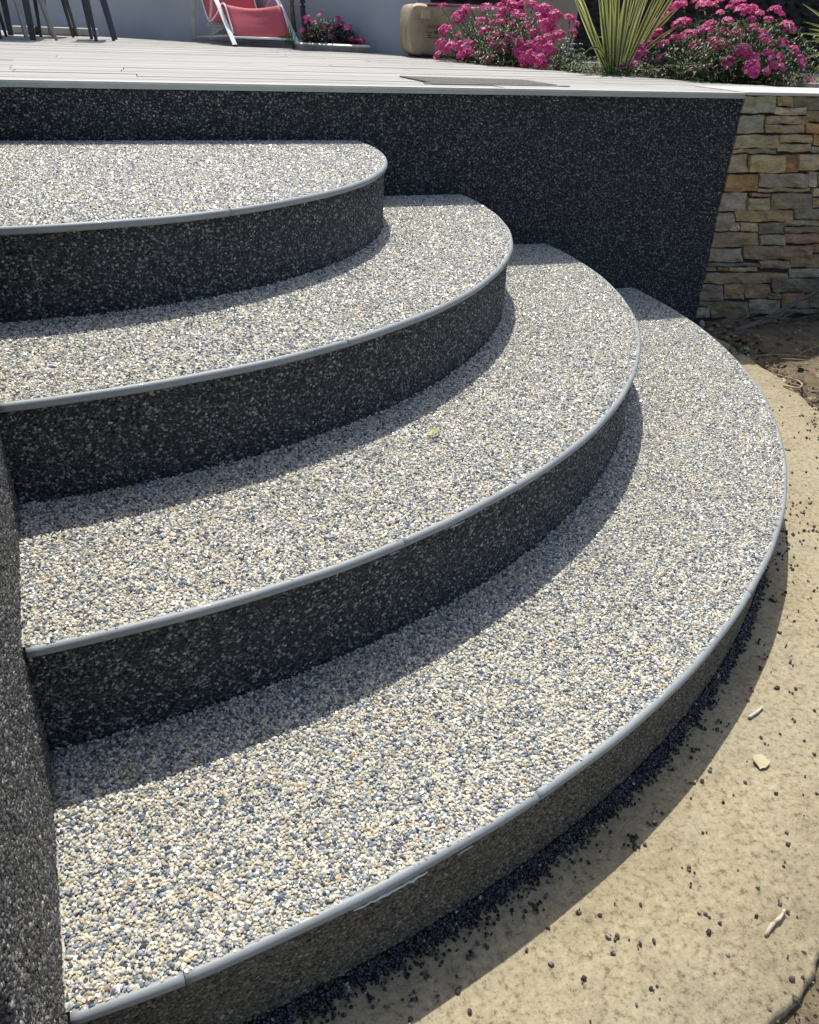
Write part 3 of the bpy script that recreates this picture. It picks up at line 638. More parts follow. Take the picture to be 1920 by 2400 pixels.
# green shoot and tiny weeds
def blade(mb, p, q, w, sag=0.0, up=Vector((0, 0, 1)), n=6, mi=0):
    p, q = Vector(p), Vector(q); d = q - p; sd = d.cross(up).normalized(); V = []; 
    for i in range(n + 1):
        t = i / n; c = p + d * t + up * (sag * 4 * t * (1 - t)); ww = w * (1 - t) ** .6 * (0.5 + min(t * 3, .5))
        if i == n: ww = w * .03
        V += [c - sd * ww, c + up * ww * -.25, c + sd * ww]
    F = []
    for i in range(n):
        a = 3 * i; F += [(a, a + 1, a + 4, a + 3), (a + 1, a + 2, a + 5, a + 4)]
    mb.add(V, F, mi)
M['shoot'] = simple('green_shoot', (0.10, 0.22, 0.03), 0.5, 0.15, 30, 0.1)
for a_, q_, w_, sg_, lab in (((2.42, 2.27, .02), (2.17, 2.20, .018), .008, .015, 'longer green blade reaching over the sunlit soil from the right edge'),
        ((2.5, 2.25, .03), (2.24, 2.17, .014), .007, .02, 'second green blade on the soil, just nearer than the longer one'),
        ((2.75, 2.5, .16), (2.5, 2.52, .135), .006, .01, 'thin green blade in front of the lowest ledge stones at the right edge')):
    mb = MB(); blade(mb, a_, q_, w_, sg_); props(mb.build('grass_shoot', M['shoot']), lab, 'grass', 'green blades at the right edge')
mb = MB()
for i in range(60):
    x, y = RNG.normal(2.00, .035), RNG.normal(2.33, .03)
    blade(mb, (x, y, .0), (x + RNG.normal(0, .02), y + RNG.normal(0, .02), RNG.uniform(.008, .02)), .0022, 0, n=3)
props(mb.build('small_weeds', M['leaf']), 'small green weeds on the shaded concrete edge', kind='stuff')

# fallen leaves
def leaf_thing(name, c, s, rz, mat, label, ratio=.45, curl=.25):
    V = []; F = []; n = 7
    for i in range(n + 1):
        t = i / n; w = ratio * math.sin(PI * min(1, t * .96 + .03)) ** .8; z = curl * .3 * math.sin(PI * t)
        for sgn in (-1, 0, 1): V.append((t - .5, sgn * w * .5 * RNG.uniform(.7, 1.25), z + (abs(sgn) * w * curl) + RNG.uniform(-.04, .06)))
    for i in range(n):
        a = 3 * i; F += [(a, a + 3, a + 4, a + 1), (a + 1, a + 4, a + 5, a + 2)]
    o = mesh_obj(name, V, F, mat, smooth=True); o.location = c; o.scale = (s, s, s); o.rotation_euler = (0, 0, rz)
    return props(o, label, 'leaf')
M['lime_leaf'] = simple('fallen_green_leaf', (0.30, 0.42, 0.05), 0.5, 0.2, 60, 0.1)
leaf_thing('fallen_leaf', (0.466, 1.262, Z3 + .006), .023, .2, M['lime_leaf'], 'small green leaf lying in the middle of the third step', .62)
leaf_thing('fallen_leaf', (-.102, 1.778, Z1 + .003), .012, .7, M['lime_leaf'], 'tiny green leaf lying on the topmost step', .6)
leaf_thing('dry_leaf', (0.826, 0.671, .003), .032, .9, M['pale_resin'], 'crumpled pale yellow leaf on the sunlit concrete', .75, .12)
leaf_thing('dry_leaf', (0.700, 0.668, .003), .014, .2, M['dry'], 'small grey leaf on the shaded concrete by the spilled gravel', .7, .12)

for o in list(sc.objects):
    if o.parent is None and o.name.split('.')[0] in ('path', 'ground', 'spilled_gravel', 'loose_gravel', 'leaf_litter', 'bark_twig', 'white_stick', 'straw', 'dead_branch',
            'rubble_stone', 'grass_shoot', 'small_weeds', 'dry_leaf'): o.location.z += GZ
# ------------------------------------------------------------------ deck
terrace = MB().box((-9, DV + 0.11, -0.02), (9, 12.0, ZD - 0.03)).build('terrace_base', M['dark_void'], ); props(terrace, kind='structure')
deck = empty('deck', (0, DV, ZD), 'whitewashed timber deck of long boards above the steps', kind='structure')
def umax(v):
    pts = [(2.5, 3.6), (2.99, 3.6), (3.0, 2.62), (3.145, 2.46), (3.57, 2.20), (3.9, 2.01), (4.3, 1.86), (4.9, 1.65), (4.96, 2.9), (5.35, 3.6)]
    for (a, b), (c, d) in zip(pts[:-1], pts[1:]):
        if a <= v <= c: return b + (d - b) * (v - a) / (c - a)
    return 3.6
rb = random.Random(3); v = DV + 0.0165; row = 0
while v < 8.6:
    w = 0.1135; gap = [0.0068, 0.0028][row % 2] + rb.uniform(-.0008, .0012); um = min(umax(v), umax(v + w))
    forced = {1: [-.036 * 0 + .049], 2: [-.31], 3: [-.33, .006], 4: [-.34, -.036 + .05]}
    u = -3.4 + rb.uniform(-.5, 0); ends = [u]
    cand = forced.get(row - 1, []) or [rb.uniform(-1.2, -.2), rb.uniform(.5, 1.6)]
    for c in cand: ends.append(c)
    while ends[-1] < um - 0.9: ends.append(ends[-1] + rb.uniform(1.0, 2.2))
    ends = [e for e in ends if e < um - .15] + [um]
    for a, b in zip(ends[:-1], ends[1:]):
        dz = rb.uniform(-.0008, .0008)
        mesh_obj('board', [(a + .0015, v, ZD - .022), (b - .0015, v, ZD - .022), (b - .0015, v + w - gap, ZD - .022), (a + .0015, v + w - gap, ZD - .022),
                           (a + .0015, v, ZD + dz), (b - .0015, v, ZD + dz), (b - .0015, v + w - gap, ZD + dz), (a + .0015, v + w - gap, ZD + dz)],
                 [(0, 3, 2, 1), (4, 5, 6, 7), (0, 1, 5, 4), (1, 2, 6, 5), (2, 3, 7, 6), (3, 0, 4, 7)], M['board'], deck)
    v += w; row += 1
# dark mat by the edge
M['mat'] = simple('dark_grey_mat', (0.15, 0.135, 0.12), 0.95, 0.25, 60, 0.8, 0.003)
mp_ = [(0.95, 3.13), (1.40, 3.07), (1.412, 2.809), (0.96, 2.80)]
mv = [(x, y, ZD + .001) for x, y in mp_] + [(x, y, ZD + .005) for x, y in mp_]
dm = mesh_obj('door_mat', mv, [(4, 7, 6, 5), (0, 1, 5, 4), (1, 2, 6, 5), (2, 3, 7, 6), (3, 0, 4, 7)], M['mat']); props(dm, 'thin dark grey mat lying on the deck near its edge', 'mat')
MB().box((0.93, 2.783, ZD + .001), (1.45, 2.797, ZD + .004)).build('border', M['board'], dm)

# ------------------------------------------------------------------ back wall (low, rendered, grey)
wa, wb_ = Vector((-1.4, 9.75, 0)), Vector((1.74, 5.467, 0)); dr = (wb_ - wa).normalized(); nr = Vector((dr.y, -dr.x, 0)) * -1
V = []
for z0 in (ZD - .02, ZD + .62):
    for p, o_ in ((wa, 0), (wb_, 0), (wb_, .14), (wa, .14)):
        q = p - nr * o_ if False else p + Vector((-dr.y, dr.x, 0)) * (o_ + .03); V.append((q.x, q.y, z0))
bw = mesh_obj('back_wall', V, [(0, 3, 2, 1), (4, 5, 6, 7), (0, 1, 5, 4), (1, 2, 6, 5), (2, 3, 7, 6), (3, 0, 4, 7)], M['render_wall'])
props(bw, 'smooth grey blue rendered wall at the back of the deck', 'wall')
# ------------------------------------------------------------------ dark dry stone wall at the far right
dw = MB().box((1.80, 5.64, ZD - .03), (7.5, 5.80, ZD + .85)).build('dark_stone_wall', M['mortar']); props(dw, 'dark rough stone wall behind the flower bed', 'wall')
M['charcoal'] = M['ledge']
ce = []
for k in range(5):
    me = pebble_mesh(200 + k, M['ledge'], .8)
    ce.append(me)
z = ZD - .02; rnd = random.Random(9)
while z < ZD + .62:
    h = rnd.uniform(.05, .075); x = 1.82 + rnd.uniform(-.03, 0)
    while x < 5.3:
        w = rnd.uniform(.08, .17)
        M4 = Matrix.Translation((x + w / 2, 5.635, z + h / 2)) @ Euler((rnd.uniform(-.1, .1), rnd.uniform(-.12, .12), 0)).to_matrix().to_4x4() @ Matrix.Diagonal((w * 1.05, .08, h * 1.25, 1))
        c = rnd.uniform(.6, 1.3); inst('stone', rnd.choice(ce), dw, M4, (.035 * c, .032 * c, .034 * c, 1)); x += w
    z += h

# positions and radii of the flower heads
HR = [[2.446,3.764,1.061,0.0267],[2.419,3.772,1.034,0.016],[2.464,3.747,1.072,0.0186],[2.509,3.65,1.073,0.0259],[2.528,3.607,1.073,0.0154],[2.529,3.544,1.043,0.0151],[2.556,3.518,1.064,0.0175],[2.572,3.443,1.05,0.0294],[2.616,3.445,1.066,0.0147],[2.637,3.425,1.045,0.0195],[2.726,3.439,1.06,0.022],[2.751,3.425,1.047,0.0146],[2.588,3.405,1.024,0.0145],[2.676,3.405,1.025,0.0145],[2.385,3.785,1.004,0.0241],[2.431,3.68,0.996,0.0287],[2.45,3.662,1.01,0.0156],[2.491,3.546,0.997,0.0226],[2.471,3.547,0.974,0.0277],[2.528,3.48,1.012,0.0198],[2.761,3.379,0.998,0.0288],[2.503,3.467,0.974,0.0172],[2.527,3.397,0.971,0.0217],[2.583,3.372,0.99,0.0192],[2.632,3.362,0.98,0.0143],[2.354,3.749,0.949,0.0292],[2.315,3.745,0.921,0.0186],[2.394,3.658,0.944,0.0156],[2.422,3.608,0.949,0.0281],[2.444,3.585,0.962,0.0178],[2.469,3.478,0.938,0.0198],[2.619,3.333,0.951,0.0237],[2.359,3.68,0.916,0.0209],[2.287,3.739,0.905,0.0212],[2.423,3.535,0.912,0.0251],[2.479,3.425,0.924,0.0243],[2.464,3.438,0.914,0.0195],[2.506,3.309,0.907,0.0259],[2.713,3.322,0.939,0.0189],[2.755,3.292,0.916,0.0187],[2.269,3.71,0.874,0.0237],[2.333,3.637,0.865,0.0181],[2.427,3.459,0.879,0.0123],[2.464,3.335,0.865,0.0213],[2.616,3.282,0.898,0.021],[2.543,3.27,0.887,0.0163],[2.666,3.274,0.89,0.0186],[2.765,3.25,0.883,0.0185],[2.625,3.245,0.861,0.0185],[2.665,3.242,0.857,0.0138],[2.231,3.678,0.832,0.0235],[2.286,3.674,0.852,0.013],[2.511,3.232,0.849,0.0253],[2.514,3.209,0.826,0.0114],[2.581,3.223,0.839,0.0138],[2.381,3.475,0.834,0.0148],[2.391,3.454,0.835,0.0123],[2.423,3.404,0.849,0.0073],[2.761,3.23,0.864,0.0115],[2.571,3.519,1.084,0.015],[2.547,3.591,1.089,0.0153],[2.499,3.701,1.088,0.0157],[2.587,3.488,1.09,0.0124]]
HL = [[1.794,4.814,1.002,0.0339],[1.826,4.815,1.037,0.0226],[1.809,4.811,1.016,0.0226],[1.78,4.795,0.974,0.0225],[1.895,4.698,1.04,0.0294],[1.863,4.657,0.978,0.0255],[1.729,4.811,0.931,0.0263],[1.712,4.848,0.937,0.0227],[1.682,4.788,0.868,0.0262],[1.71,4.72,0.853,0.0295],[1.746,4.68,0.866,0.022],[1.659,4.75,0.819,0.0223],[1.773,4.616,0.855,0.0361],[1.748,4.613,0.827,0.0253],[1.757,4.731,0.909,0.0148],[1.846,4.766,1.028,0.0112],[1.936,4.576,1.011,0.0215],[1.956,4.57,1.035,0.025],[1.982,4.538,1.056,0.0213],[1.98,4.467,1.016,0.028],[1.99,4.412,1.004,0.0207],[2.028,4.402,1.057,0.0241],[2.037,4.33,1.038,0.0238],[2.05,4.288,1.038,0.0269],[2.059,4.2,1.014,0.0264],[2.027,4.281,1.0,0.0268],[2.025,4.218,0.969,0.0298],[2.039,4.199,0.982,0.0231],[1.984,4.355,0.969,0.0205],[1.949,4.462,0.97,0.021],[1.926,4.545,0.981,0.0249],[1.9,4.581,0.974,0.0215],[1.859,4.595,0.935,0.0288],[1.892,4.51,0.921,0.0247],[1.866,4.523,0.9,0.0212],[1.893,4.421,0.871,0.0242],[1.867,4.479,0.875,0.021],[1.928,4.418,0.918,0.0208],[1.945,4.32,0.894,0.0237],[1.954,4.247,0.874,0.0266],[1.99,4.271,0.939,0.0201],[1.989,4.172,0.893,0.036],[2.008,4.15,0.913,0.0228],[2.001,4.091,0.877,0.0257],[2.032,4.108,0.934,0.0193],[1.924,4.301,0.856,0.0236],[1.931,4.218,0.827,0.0265],[1.953,4.164,0.836,0.0327],[1.965,4.101,0.826,0.0258],[1.835,4.449,0.821,0.0209],[1.8,4.529,0.831,0.0177],[2.043,4.083,0.941,0.016],[1.973,4.6,1.075,0.0216],[1.943,4.622,1.048,0.0217],[1.98,4.555,1.062,0.0214],[2.003,4.484,1.059,0.0211],[1.743,4.965,1.045,0.0194]]
VP = [[2.026,4.044,0.898,0.0111],[2.027,3.987,0.878,0.011],[2.07,3.991,0.895,0.011],[2.01,4.036,0.87,0.0111],[2.006,3.988,0.844,0.011],[1.985,3.984,0.81,0.011],[2.067,3.971,0.871,0.0109],[2.046,4.0,0.906,0.0094],[2.053,3.975,0.876,0.0094]]
VW = [[2.034,4.058,0.916,0.0096],[2.084,4.019,0.928,0.0095],[2.045,4.017,0.918,0.0082],[2.111,3.995,0.899,0.0082],[2.078,3.956,0.853,0.0081],[2.051,3.935,0.829,0.008],[2.041,3.917,0.808,0.008],[2.124,3.904,0.789,0.008],[2.01,3.957,0.839,0.0093],[2.004,3.941,0.824,0.0081],[2.032,3.959,0.858,0.0081],[2.027,3.944,0.84,0.0081],[2.113,3.978,0.878,0.0081]]
V2 = [[2.229,3.803,0.933,0.0075],[2.263,3.791,0.937,0.0064],[2.232,3.777,0.913,0.008],[2.259,3.749,0.901,0.0069],[2.216,3.722,0.861,0.0063],[2.237,3.734,0.88,0.0063]]
HS1 = [[2.16, 3.7, 0.821, 0.0288]]
HS2 = [[2.756, 3.169, 0.81, 0.0203]]
HS3 = [[2.081, 4.083, 1.003, 0.0224], [2.082, 4.04, 0.952, 0.0159], [2.108, 4.068, 0.986, 0.0128]]
# ------------------------------------------------------------------ flower bed
bedv = [(1.63, 4.92), (1.86, 4.3), (2.01, 3.9), (2.2, 3.57), (2.46, 3.15), (2.62, 2.96), (3.6, 2.96), (3.6, 5.6), (2.6, 5.6), (1.95, 4.95)]
bed = mesh_obj('flower_bed', [(x, y, ZD - .004) for x, y in bedv] + [(x, y, ZD - .03) for x, y in bedv], [tuple(range(10))] + [(i, i + 10, (i + 1) % 10 + 10, (i + 1) % 10) for i in range(10)], M['soil'])
props(bed, 'earth of the flower bed beside the deck', kind='structure')
def head_mesh(k, mats, petals=5, florets=15, spread=.95):
    """a dome of small five petalled florets, unit radius"""
    rnd = random.Random(300 + k); mb = MB()
    for f in range(florets):
        z = 1 - (f + .5) / florets * spread; ph = f * 2.39996; r = math.sqrt(1 - z * z)
        nrm = Vector((r * math.cos(ph), r * math.sin(ph), z)); c = Vector((nrm.x * .78, nrm.y * .78, nrm.z * .52)) * rnd.uniform(.9, 1.1)
        nrm = (nrm + Vector((rnd.uniform(-.3, .3), rnd.uniform(-.3, .3), .25))).normalized()
        a = nrm.cross(Vector((.3, .2, 1))).normalized(); b = nrm.cross(a); fr = rnd.uniform(.26, .36); mi = rnd.choice((0, 0, 0, 1, 2))
        V = []; F = []; off = rnd.uniform(0, 6)
        for p in range(petals):
            t0 = off + 2 * PI * p / petals
            n0 = len(V)
            for dt, rr, up in ((0, .0, 0), (-.5, .75, .10), (-.34, 1.02, .05), (0, .92, .16), (.34, 1.02, .05), (.5, .75, .10)):
                V.append(c + (a * math.cos(t0 + dt) + b * math.sin(t0 + dt)) * fr * rr + nrm * fr * (up + rnd.uniform(-.06, .06)))
            F.append(tuple(n0 + i for i in range(6)))
        mb.add(V, F, mi)
    me = bpy.data.meshes.new('flower_head'); me.from_pydata([tuple(v) for v in mb.v], [], mb.f)
    for m in mats: me.materials.append(m)
    me.polygons.foreach_set('material_index', mb.m); me.update(); return me
PINKS = [head_mesh(k, [M['petal'], M['petal_pale'], M['petal_deep']]) for k in range(5)]
BRIGHT = [head_mesh(k + 10, [M['petal_pale'], M['petal'], M['petal_pale']]) for k in range(2)]
VIOL = [head_mesh(20, [M['viola'], M['viola'], M['white_petal']], 5, 3, .5), head_mesh(21, [M['viola'], M['white_petal'], M['viola']], 5, 2, .4)]
DEEP = [head_mesh(k + 30, [M['petal'], M['petal_deep'], M['petal_deep']]) for k in range(4)] + PINKS[:2]
WHIT = [head_mesh(22, [M['white_petal']] * 3, 5, 3, .5)]
def leaf_at(mb, p, d, ln, w, rnd, droop=.3, mi=0):
    d = Vector(d).normalized(); sd = d.cross(Vector((0, 0, 1))); sd = sd.normalized() if sd.length > .01 else Vector((1, 0, 0)); up = sd.cross(d)
    p = Vector(p); m1 = p + d * ln * .45 + up * ln * .06; m2 = p + d * ln - Vector((0, 0, ln * droop))
    mb.add([p, m1 + sd * w * .5, m2, m1 - sd * w * .5, m1 - up * w * .12], [(0, 1, 4), (1, 2, 4), (2, 3, 4), (3, 0, 4)], mi)
def clump(label, group, heads, base, meshes, seed, foot, leaves=26, fill=1400, ll=.032, lw_=.0055, bright=.14, name='pink_dianthus', cat='flowers', top=None, smax=.028, hs=1.5, pull=0.0):
    rnd = random.Random(seed); root = empty(name, base, label, cat, group)
    stems = MB(); fol = MB()
    bx, by, bz = base
    for (x, y, z, s) in heads:
        if pull: x, y, z = x * (1 - pull / y), y - pull, CAMZ + (z - CAMZ) * (1 - pull / y)
        fx = bx + (x - bx) * .55 + rnd.uniform(-.02, .02); fy = by + (y - by) * .5 + rnd.uniform(-.02, .02); 
        pts = curve([(fx, fy, bz), ((fx + x) / 2 + rnd.uniform(-.01, .01), (fy + y) / 2, bz + (z - bz) * .6), (x, y, z - .006)], 3)
        stems.tube(pts, [.0018] * len(pts), 4, cap=False)
        for i in range(leaves):
            t = rnd.uniform(.12, .97); q = Vector(pts[0]).lerp(Vector(pts[-1]), t); th = rnd.uniform(0, 2 * PI)
            leaf_at(fol, q, (math.cos(th), math.sin(th), rnd.uniform(-.1, 1.1)), ll * rnd.uniform(.6, 1.25), lw_ * rnd.uniform(.8, 1.4), rnd)
        hd = Vector((x - bx, y - by, max(.05, (z - bz)) * 1.3)).normalized().lerp(Vector((0, -.35, 1)), .45).normalized()
        R_ = Vector((0, 0, 1)).rotation_difference(hd).to_matrix().to_4x4() @ Euler((rnd.uniform(-.2, .2), rnd.uniform(-.2, .2), rnd.uniform(0, 6))).to_matrix().to_4x4()
        me = rnd.choice(BRIGHT) if (rnd.random() < bright and meshes is PINKS) else rnd.choice(meshes)
        s = min(s * hs, smax * hs) * rnd.uniform(.98, 1.12)
        inst('flower_head', me, root, Matrix.Translation((x, y, z)) @ R_ @ Matrix.Diagonal((s, s, s, 1)))
    (fx0, fx1, fy0, fy1, hh) = foot
    for i in range(fill):
        x = rnd.uniform(fx0, fx1); y = rnd.uniform(fy0, fy1); q = 1 - ((x - (fx0 + fx1) / 2) / (fx1 - fx0) * 2) ** 2
        z = bz + rnd.uniform(0.0, hh) * (max(.08, q) ** .5); th = rnd.uniform(0, 2 * PI)
        leaf_at(fol, (x, y, z), (math.cos(th), math.sin(th), rnd.uniform(-.2, .9)), ll * rnd.uniform(.6, 1.3), lw_ * rnd.uniform(.8, 1.6), rnd)
    props(fol.build('foliage', M['leaf'], root), kind='stuff'); props(stems.build('stems', M['leaf'], root), kind='stuff')
    return root
gD = 'flowers in the bed beside the deck'
clump('large bush of magenta flowers right of the spiky yellow green plant', gD, HR, (2.56, 3.42, ZD - .004), PINKS, 1, (2.24, 2.88, 3.20, 3.70, .23), 26, 4600, ll=.038, lw_=.0065, smax=.030, pull=.07)
clump('bush of deep magenta flowers in front of the tan package', gD, HL, (1.98, 4.55, ZD - .004), DEEP, 2, (1.74, 2.20, 4.20, 4.90, .23), 24, 3800, ll=.040, lw_=.007, smax=.034, pull=.10)
clump('single low pink flower with lime leaves at the foot of the spiky plant', gD, HS1, (2.17, 3.72, ZD - .004), BRIGHT, 3, (2.12, 2.22, 3.66, 3.74, .03), 26, 30, ll=.03, lw_=.012)
clump('single pink flower head on the wall coping at the right edge', gD, HS2, (2.76, 3.17, ZD + .004), PINKS, 4, (2.73, 2.79, 3.13, 3.20, .01), 6, 6)
clump('few pink flowers rising left of the spiky plant', gD, HS3, (2.10, 4.15, ZD - .004), PINKS, 5, (2.04, 2.16, 4.08, 4.22, .12), 16, 60)
clump('purple violas left of the spiky plant', gD, VP, (2.05, 4.05, ZD - .004), VIOL, 6, (1.95, 2.12, 3.92, 4.15, .10), 12, 420, ll=.02, lw_=.009, name='purple_violas', smax=.02, hs=1.9)
clump('tiny white flowers at the left foot of the spiky plant', gD, VW, (2.07, 3.96, ZD - .004), WHIT, 7, (1.98, 2.14, 3.78, 4.02, .08), 10, 500, ll=.018, lw_=.008, name='white_flowers', smax=.014, hs=1.6)
clump('lilac and white violas behind the spiky plant', gD, V2, (2.26, 3.80, ZD - .004), VIOL, 8, (2.16, 2.36, 3.55, 3.86, .10), 12, 500, ll=.02, lw_=.009, name='lilac_violas', smax=.010)

fm = MB(); rq = random.Random(77)
for i in range(2600):
    x = rq.uniform(1.95, 2.75); y = 3.62 - (x - 2.0) * .70 + rq.uniform(-.06, .30); th = rq.uniform(0, 6.3)
    if y < 2.99: continue
    leaf_at(fm, (x, y, ZD + rq.uniform(0, .035)), (math.cos(th), math.sin(th), rq.uniform(.0, 1.0)), .028 * rq.uniform(.6, 1.3), .009, rq)
props(fm.build('ground_cover', M['leaf']), 'low green leaves covering the earth at the front of the flower bed', kind='stuff')
# sword leaved plants: every leaf a part
def sword(parent, p, q, w, bend=0.0, side=None, name='leaf', kink=None):
    p, q = Vector(p), Vector(q); d = q - p; ln = d.length; ref = Vector((0.27, .81, -.1)).normalized()
    sd = d.cross(ref).normalized() if side is None else side; nrm = sd.cross(d).normalized(); n = 10; V = []; E = []
    for i in range(n + 1):
        t = i / n; c = p + d * t + Vector((0, 0, bend * math.sin(PI * t) * ln)) 
        if kink and t > kink[0]: c = p + d * kink[0] + Vector((0, 0, bend * math.sin(PI * kink[0]) * ln)) + Vector(kink[1]) * (t - kink[0]) * ln
        ww = w * (0.7 + .3 * math.sin(PI * min(1, t * 1.4))) * (1 if t < .6 else max(.02, (1 - t) / .4) ** .75)
        for s_ in (-1, -.62, 0, .62, 1): V.append(c + sd * ww * s_ - nrm * ww * .35 * (1 - abs(s_))); E.append(abs(s_) * 1.0)
    F = []
    for i in range(n):
        for j in range(4): a = 5 * i + j; F.append((a, a + 1, a + 6, a + 5))
    o = mesh_obj(name, V, F, M['sword'], parent, smooth=True)
    at_ = o.data.attributes.new('edge', 'FLOAT', 'POINT'); at_.data.foreach_set('value', np.array(E, np.float32)); return o
fx = empty('spiky_plant', (2.14, 3.70, ZD), 'tall spiky plant with green and yellow striped sword leaves between the two magenta bushes', 'plant', gD)
rnd = random.Random(21)
for i in range(29):
    a = (i + rnd.uniform(-.5, .5)) / 29 * 2 - 1; ln = rnd.uniform(.34, .58)
    b = (2.145 + a * .05, 3.70 + rnd.uniform(-.03, .03), ZD); tilt = a * abs(a) ** .5 * .62 + rnd.uniform(-.10, .10)
    dy = rnd.uniform(-.25, .25)
    tip = (b[0] + ln * math.sin(tilt), b[1] + dy * ln, ZD + ln * math.cos(tilt)); sword(fx, b, tip, rnd.uniform(.006, .0105), rnd.uniform(-.02, .10) * (1 if abs(a) > .3 else .2))
for b, tip, w, bd in (((2.12, 3.70, ZD), (1.80, 3.68, ZD + .40), .007, .05), ((2.12, 3.69, ZD), (1.90, 3.62, ZD + .045), .006, .35), ((2.16, 3.68, ZD), (2.42, 3.62, ZD + .22), .009, .06),
                      ((2.16, 3.70, ZD), (2.50, 3.66, ZD + .36), .010, .05), ((2.13, 3.68, ZD), (2.02, 3.60, ZD + .02), .005, .5)): sword(fx, b, tip, w, bd)
sword(fx, (2.12, 3.70, ZD), (2.02, 3.67, ZD + .20), .009, .02, kink=(.72, (-1.35, -.1, -.12)))
yx = empty('spiky_shrub', (3.36, 3.6, ZD), 'pale yellow leaved spiky shrub cut off by the right edge', 'plant', gD)
for i in range(26):
    a = PI * .5 + (i + rnd.uniform(-.4, .4)) / 26 * PI * 1.15; ln = rnd.uniform(.26, .34)
    b = (3.34, 3.60 + rnd.uniform(-.03, .03), ZD + .17); sword(yx, b, (b[0] + ln * math.cos(a), b[1] + rnd.uniform(-.1, .1), b[2] + ln * math.sin(a) * .62 + rnd.uniform(-.02, .03)), .008, .02)
MB().tube([(3.34, 3.6, ZD - .004), (3.34, 3.6, ZD + .18)], .03, 8).build('trunk', M['bark'], yx)
# thin pale tray edge at the right, behind the coping
tray = MB().box((2.70, 3.10, ZD - .003), (3.5, 3.16, ZD + .012)).build('bed_border', M['white_trim']); props(tray, 'white border strip of the flower bed at the right edge', 'border'); bevel(tray, .002)

# ------------------------------------------------------------------ package behind the flowers
M['package'] = simple('tan_wrapping', (0.42, 0.335, 0.215), 0.6, 0.2, 8, 0.7, 0.006)
def soft_box(c, half, rz, r=.028, n=22, seed=3):
    rnd = random.Random(seed); ph = [rnd.uniform(0, 6) for _ in range(6)]; V = []; F = []
    for ax in range(3):
        for sg in (-1, 1):
            b0 = len(V)
            for j in range(n + 1):
                for i in range(n + 1):
                    p = [0, 0, 0]; p[ax] = sg * half[ax]; p[(ax + 1) % 3] = (2 * i / n - 1) * half[(ax + 1) % 3] * (sg if True else 1); p[(ax + 2) % 3] = (2 * j / n - 1) * half[(ax + 2) % 3]
                    q = Vector([max(-half[k] + r, min(half[k] - r, p[k])) for k in range(3)]); d = Vector(p) - q
                    l = q + (d.normalized() * r if d.length > 0 else Vector((0, 0, 0)))
                    t = l.z / half[2]; top = max(0.0, (t - .25) / .75)
                    w = .005 * math.sin(24 * l.x + 19 * l.z + ph[0]) * math.sin(37 * l.z + 11 * l.x + ph[1]) + top * (.007 * math.sin(70 * l.x + 25 * l.z + ph[2]) + .004 * math.sin(121 * l.x + ph[3]) + .006 * math.sin(48 * l.y + ph[4]))
                    l += Vector((.3, 1, .5)).normalized() * w * (-1 if l.y < 0 else 1) * .9
                    if l.x < 0: l.x *= 1 - .07 * max(0, t) ** 2 - .11 * max(0, -t) ** 2
                    if l.x > 0: l.x *= 1 - .05 * t * t
                    cr, sr = math.cos(rz), math.sin(rz); V.append((c[0] + l.x * cr - l.y * sr, c[1] + l.x * sr + l.y * cr, c[2] + l.z))
            for j in range(n):
                for i in range(n): a = b0 + j * (n + 1) + i; F.append((a, a + 1, a + n + 2, a + n + 1))
    return V, F
V, F = soft_box((1.945, 5.235, ZD + .137), (.335, .165, .128), -.10)
bag = mesh_obj('wrapped_package', V, F, M['package'], smooth=True); props(bag, 'bulky tan wrapped package standing at the back behind the left magenta bush', 'package')
MB().box((1.68, 5.10, ZD + .001), (2.20, 5.36, ZD + .014)).build('base_board', M['dark_void'], bag)
pk = MB().box((1.70, 5.085, ZD + .2625), (2.06, 5.30, ZD + .272)).build('pink_cloth', simple('pink_cloth', (0.72, 0.26, 0.42), .7, .2, 20, .3), bag)
pr = MB(); yf = 5.071
def onface(x, z, w, h): 
    y = 5.235 - .10 * (x - 1.93) - .176; pr.box((x, y - .0035, ZD + z), (x + w, y - .001, ZD + z + h))
for q in ((1.700, .158, .20, .0035), (1.700, .149, .20, .003), (1.742, .122, .040, .014), (1.700, .124, .030, .004), (1.700, .112, .026, .004), (1.702, .100, .075, .004), (1.79, .108, .034, .0025), (1.824, .110, .0025, .012)): onface(*q)
pr.build('print', simple('dark_print', (.07, .065, .07), .7, .1, 30), bag)
fl = MB().box((1.655, 5.035, ZD + .195), (1.70, 5.062, ZD + .235)).build('torn_flap', M['package'], bag)
bx = MB().box((2.30, 4.93, ZD - .002), (2.56, 5.12, ZD + .34)).build('cardboard_box', simple('beige_cardboard', (0.42, 0.35, 0.29), .8, .06, 6, .1)); props(bx, 'upright beige cardboard box behind the bushes', 'box'); bevel(bx, .004)

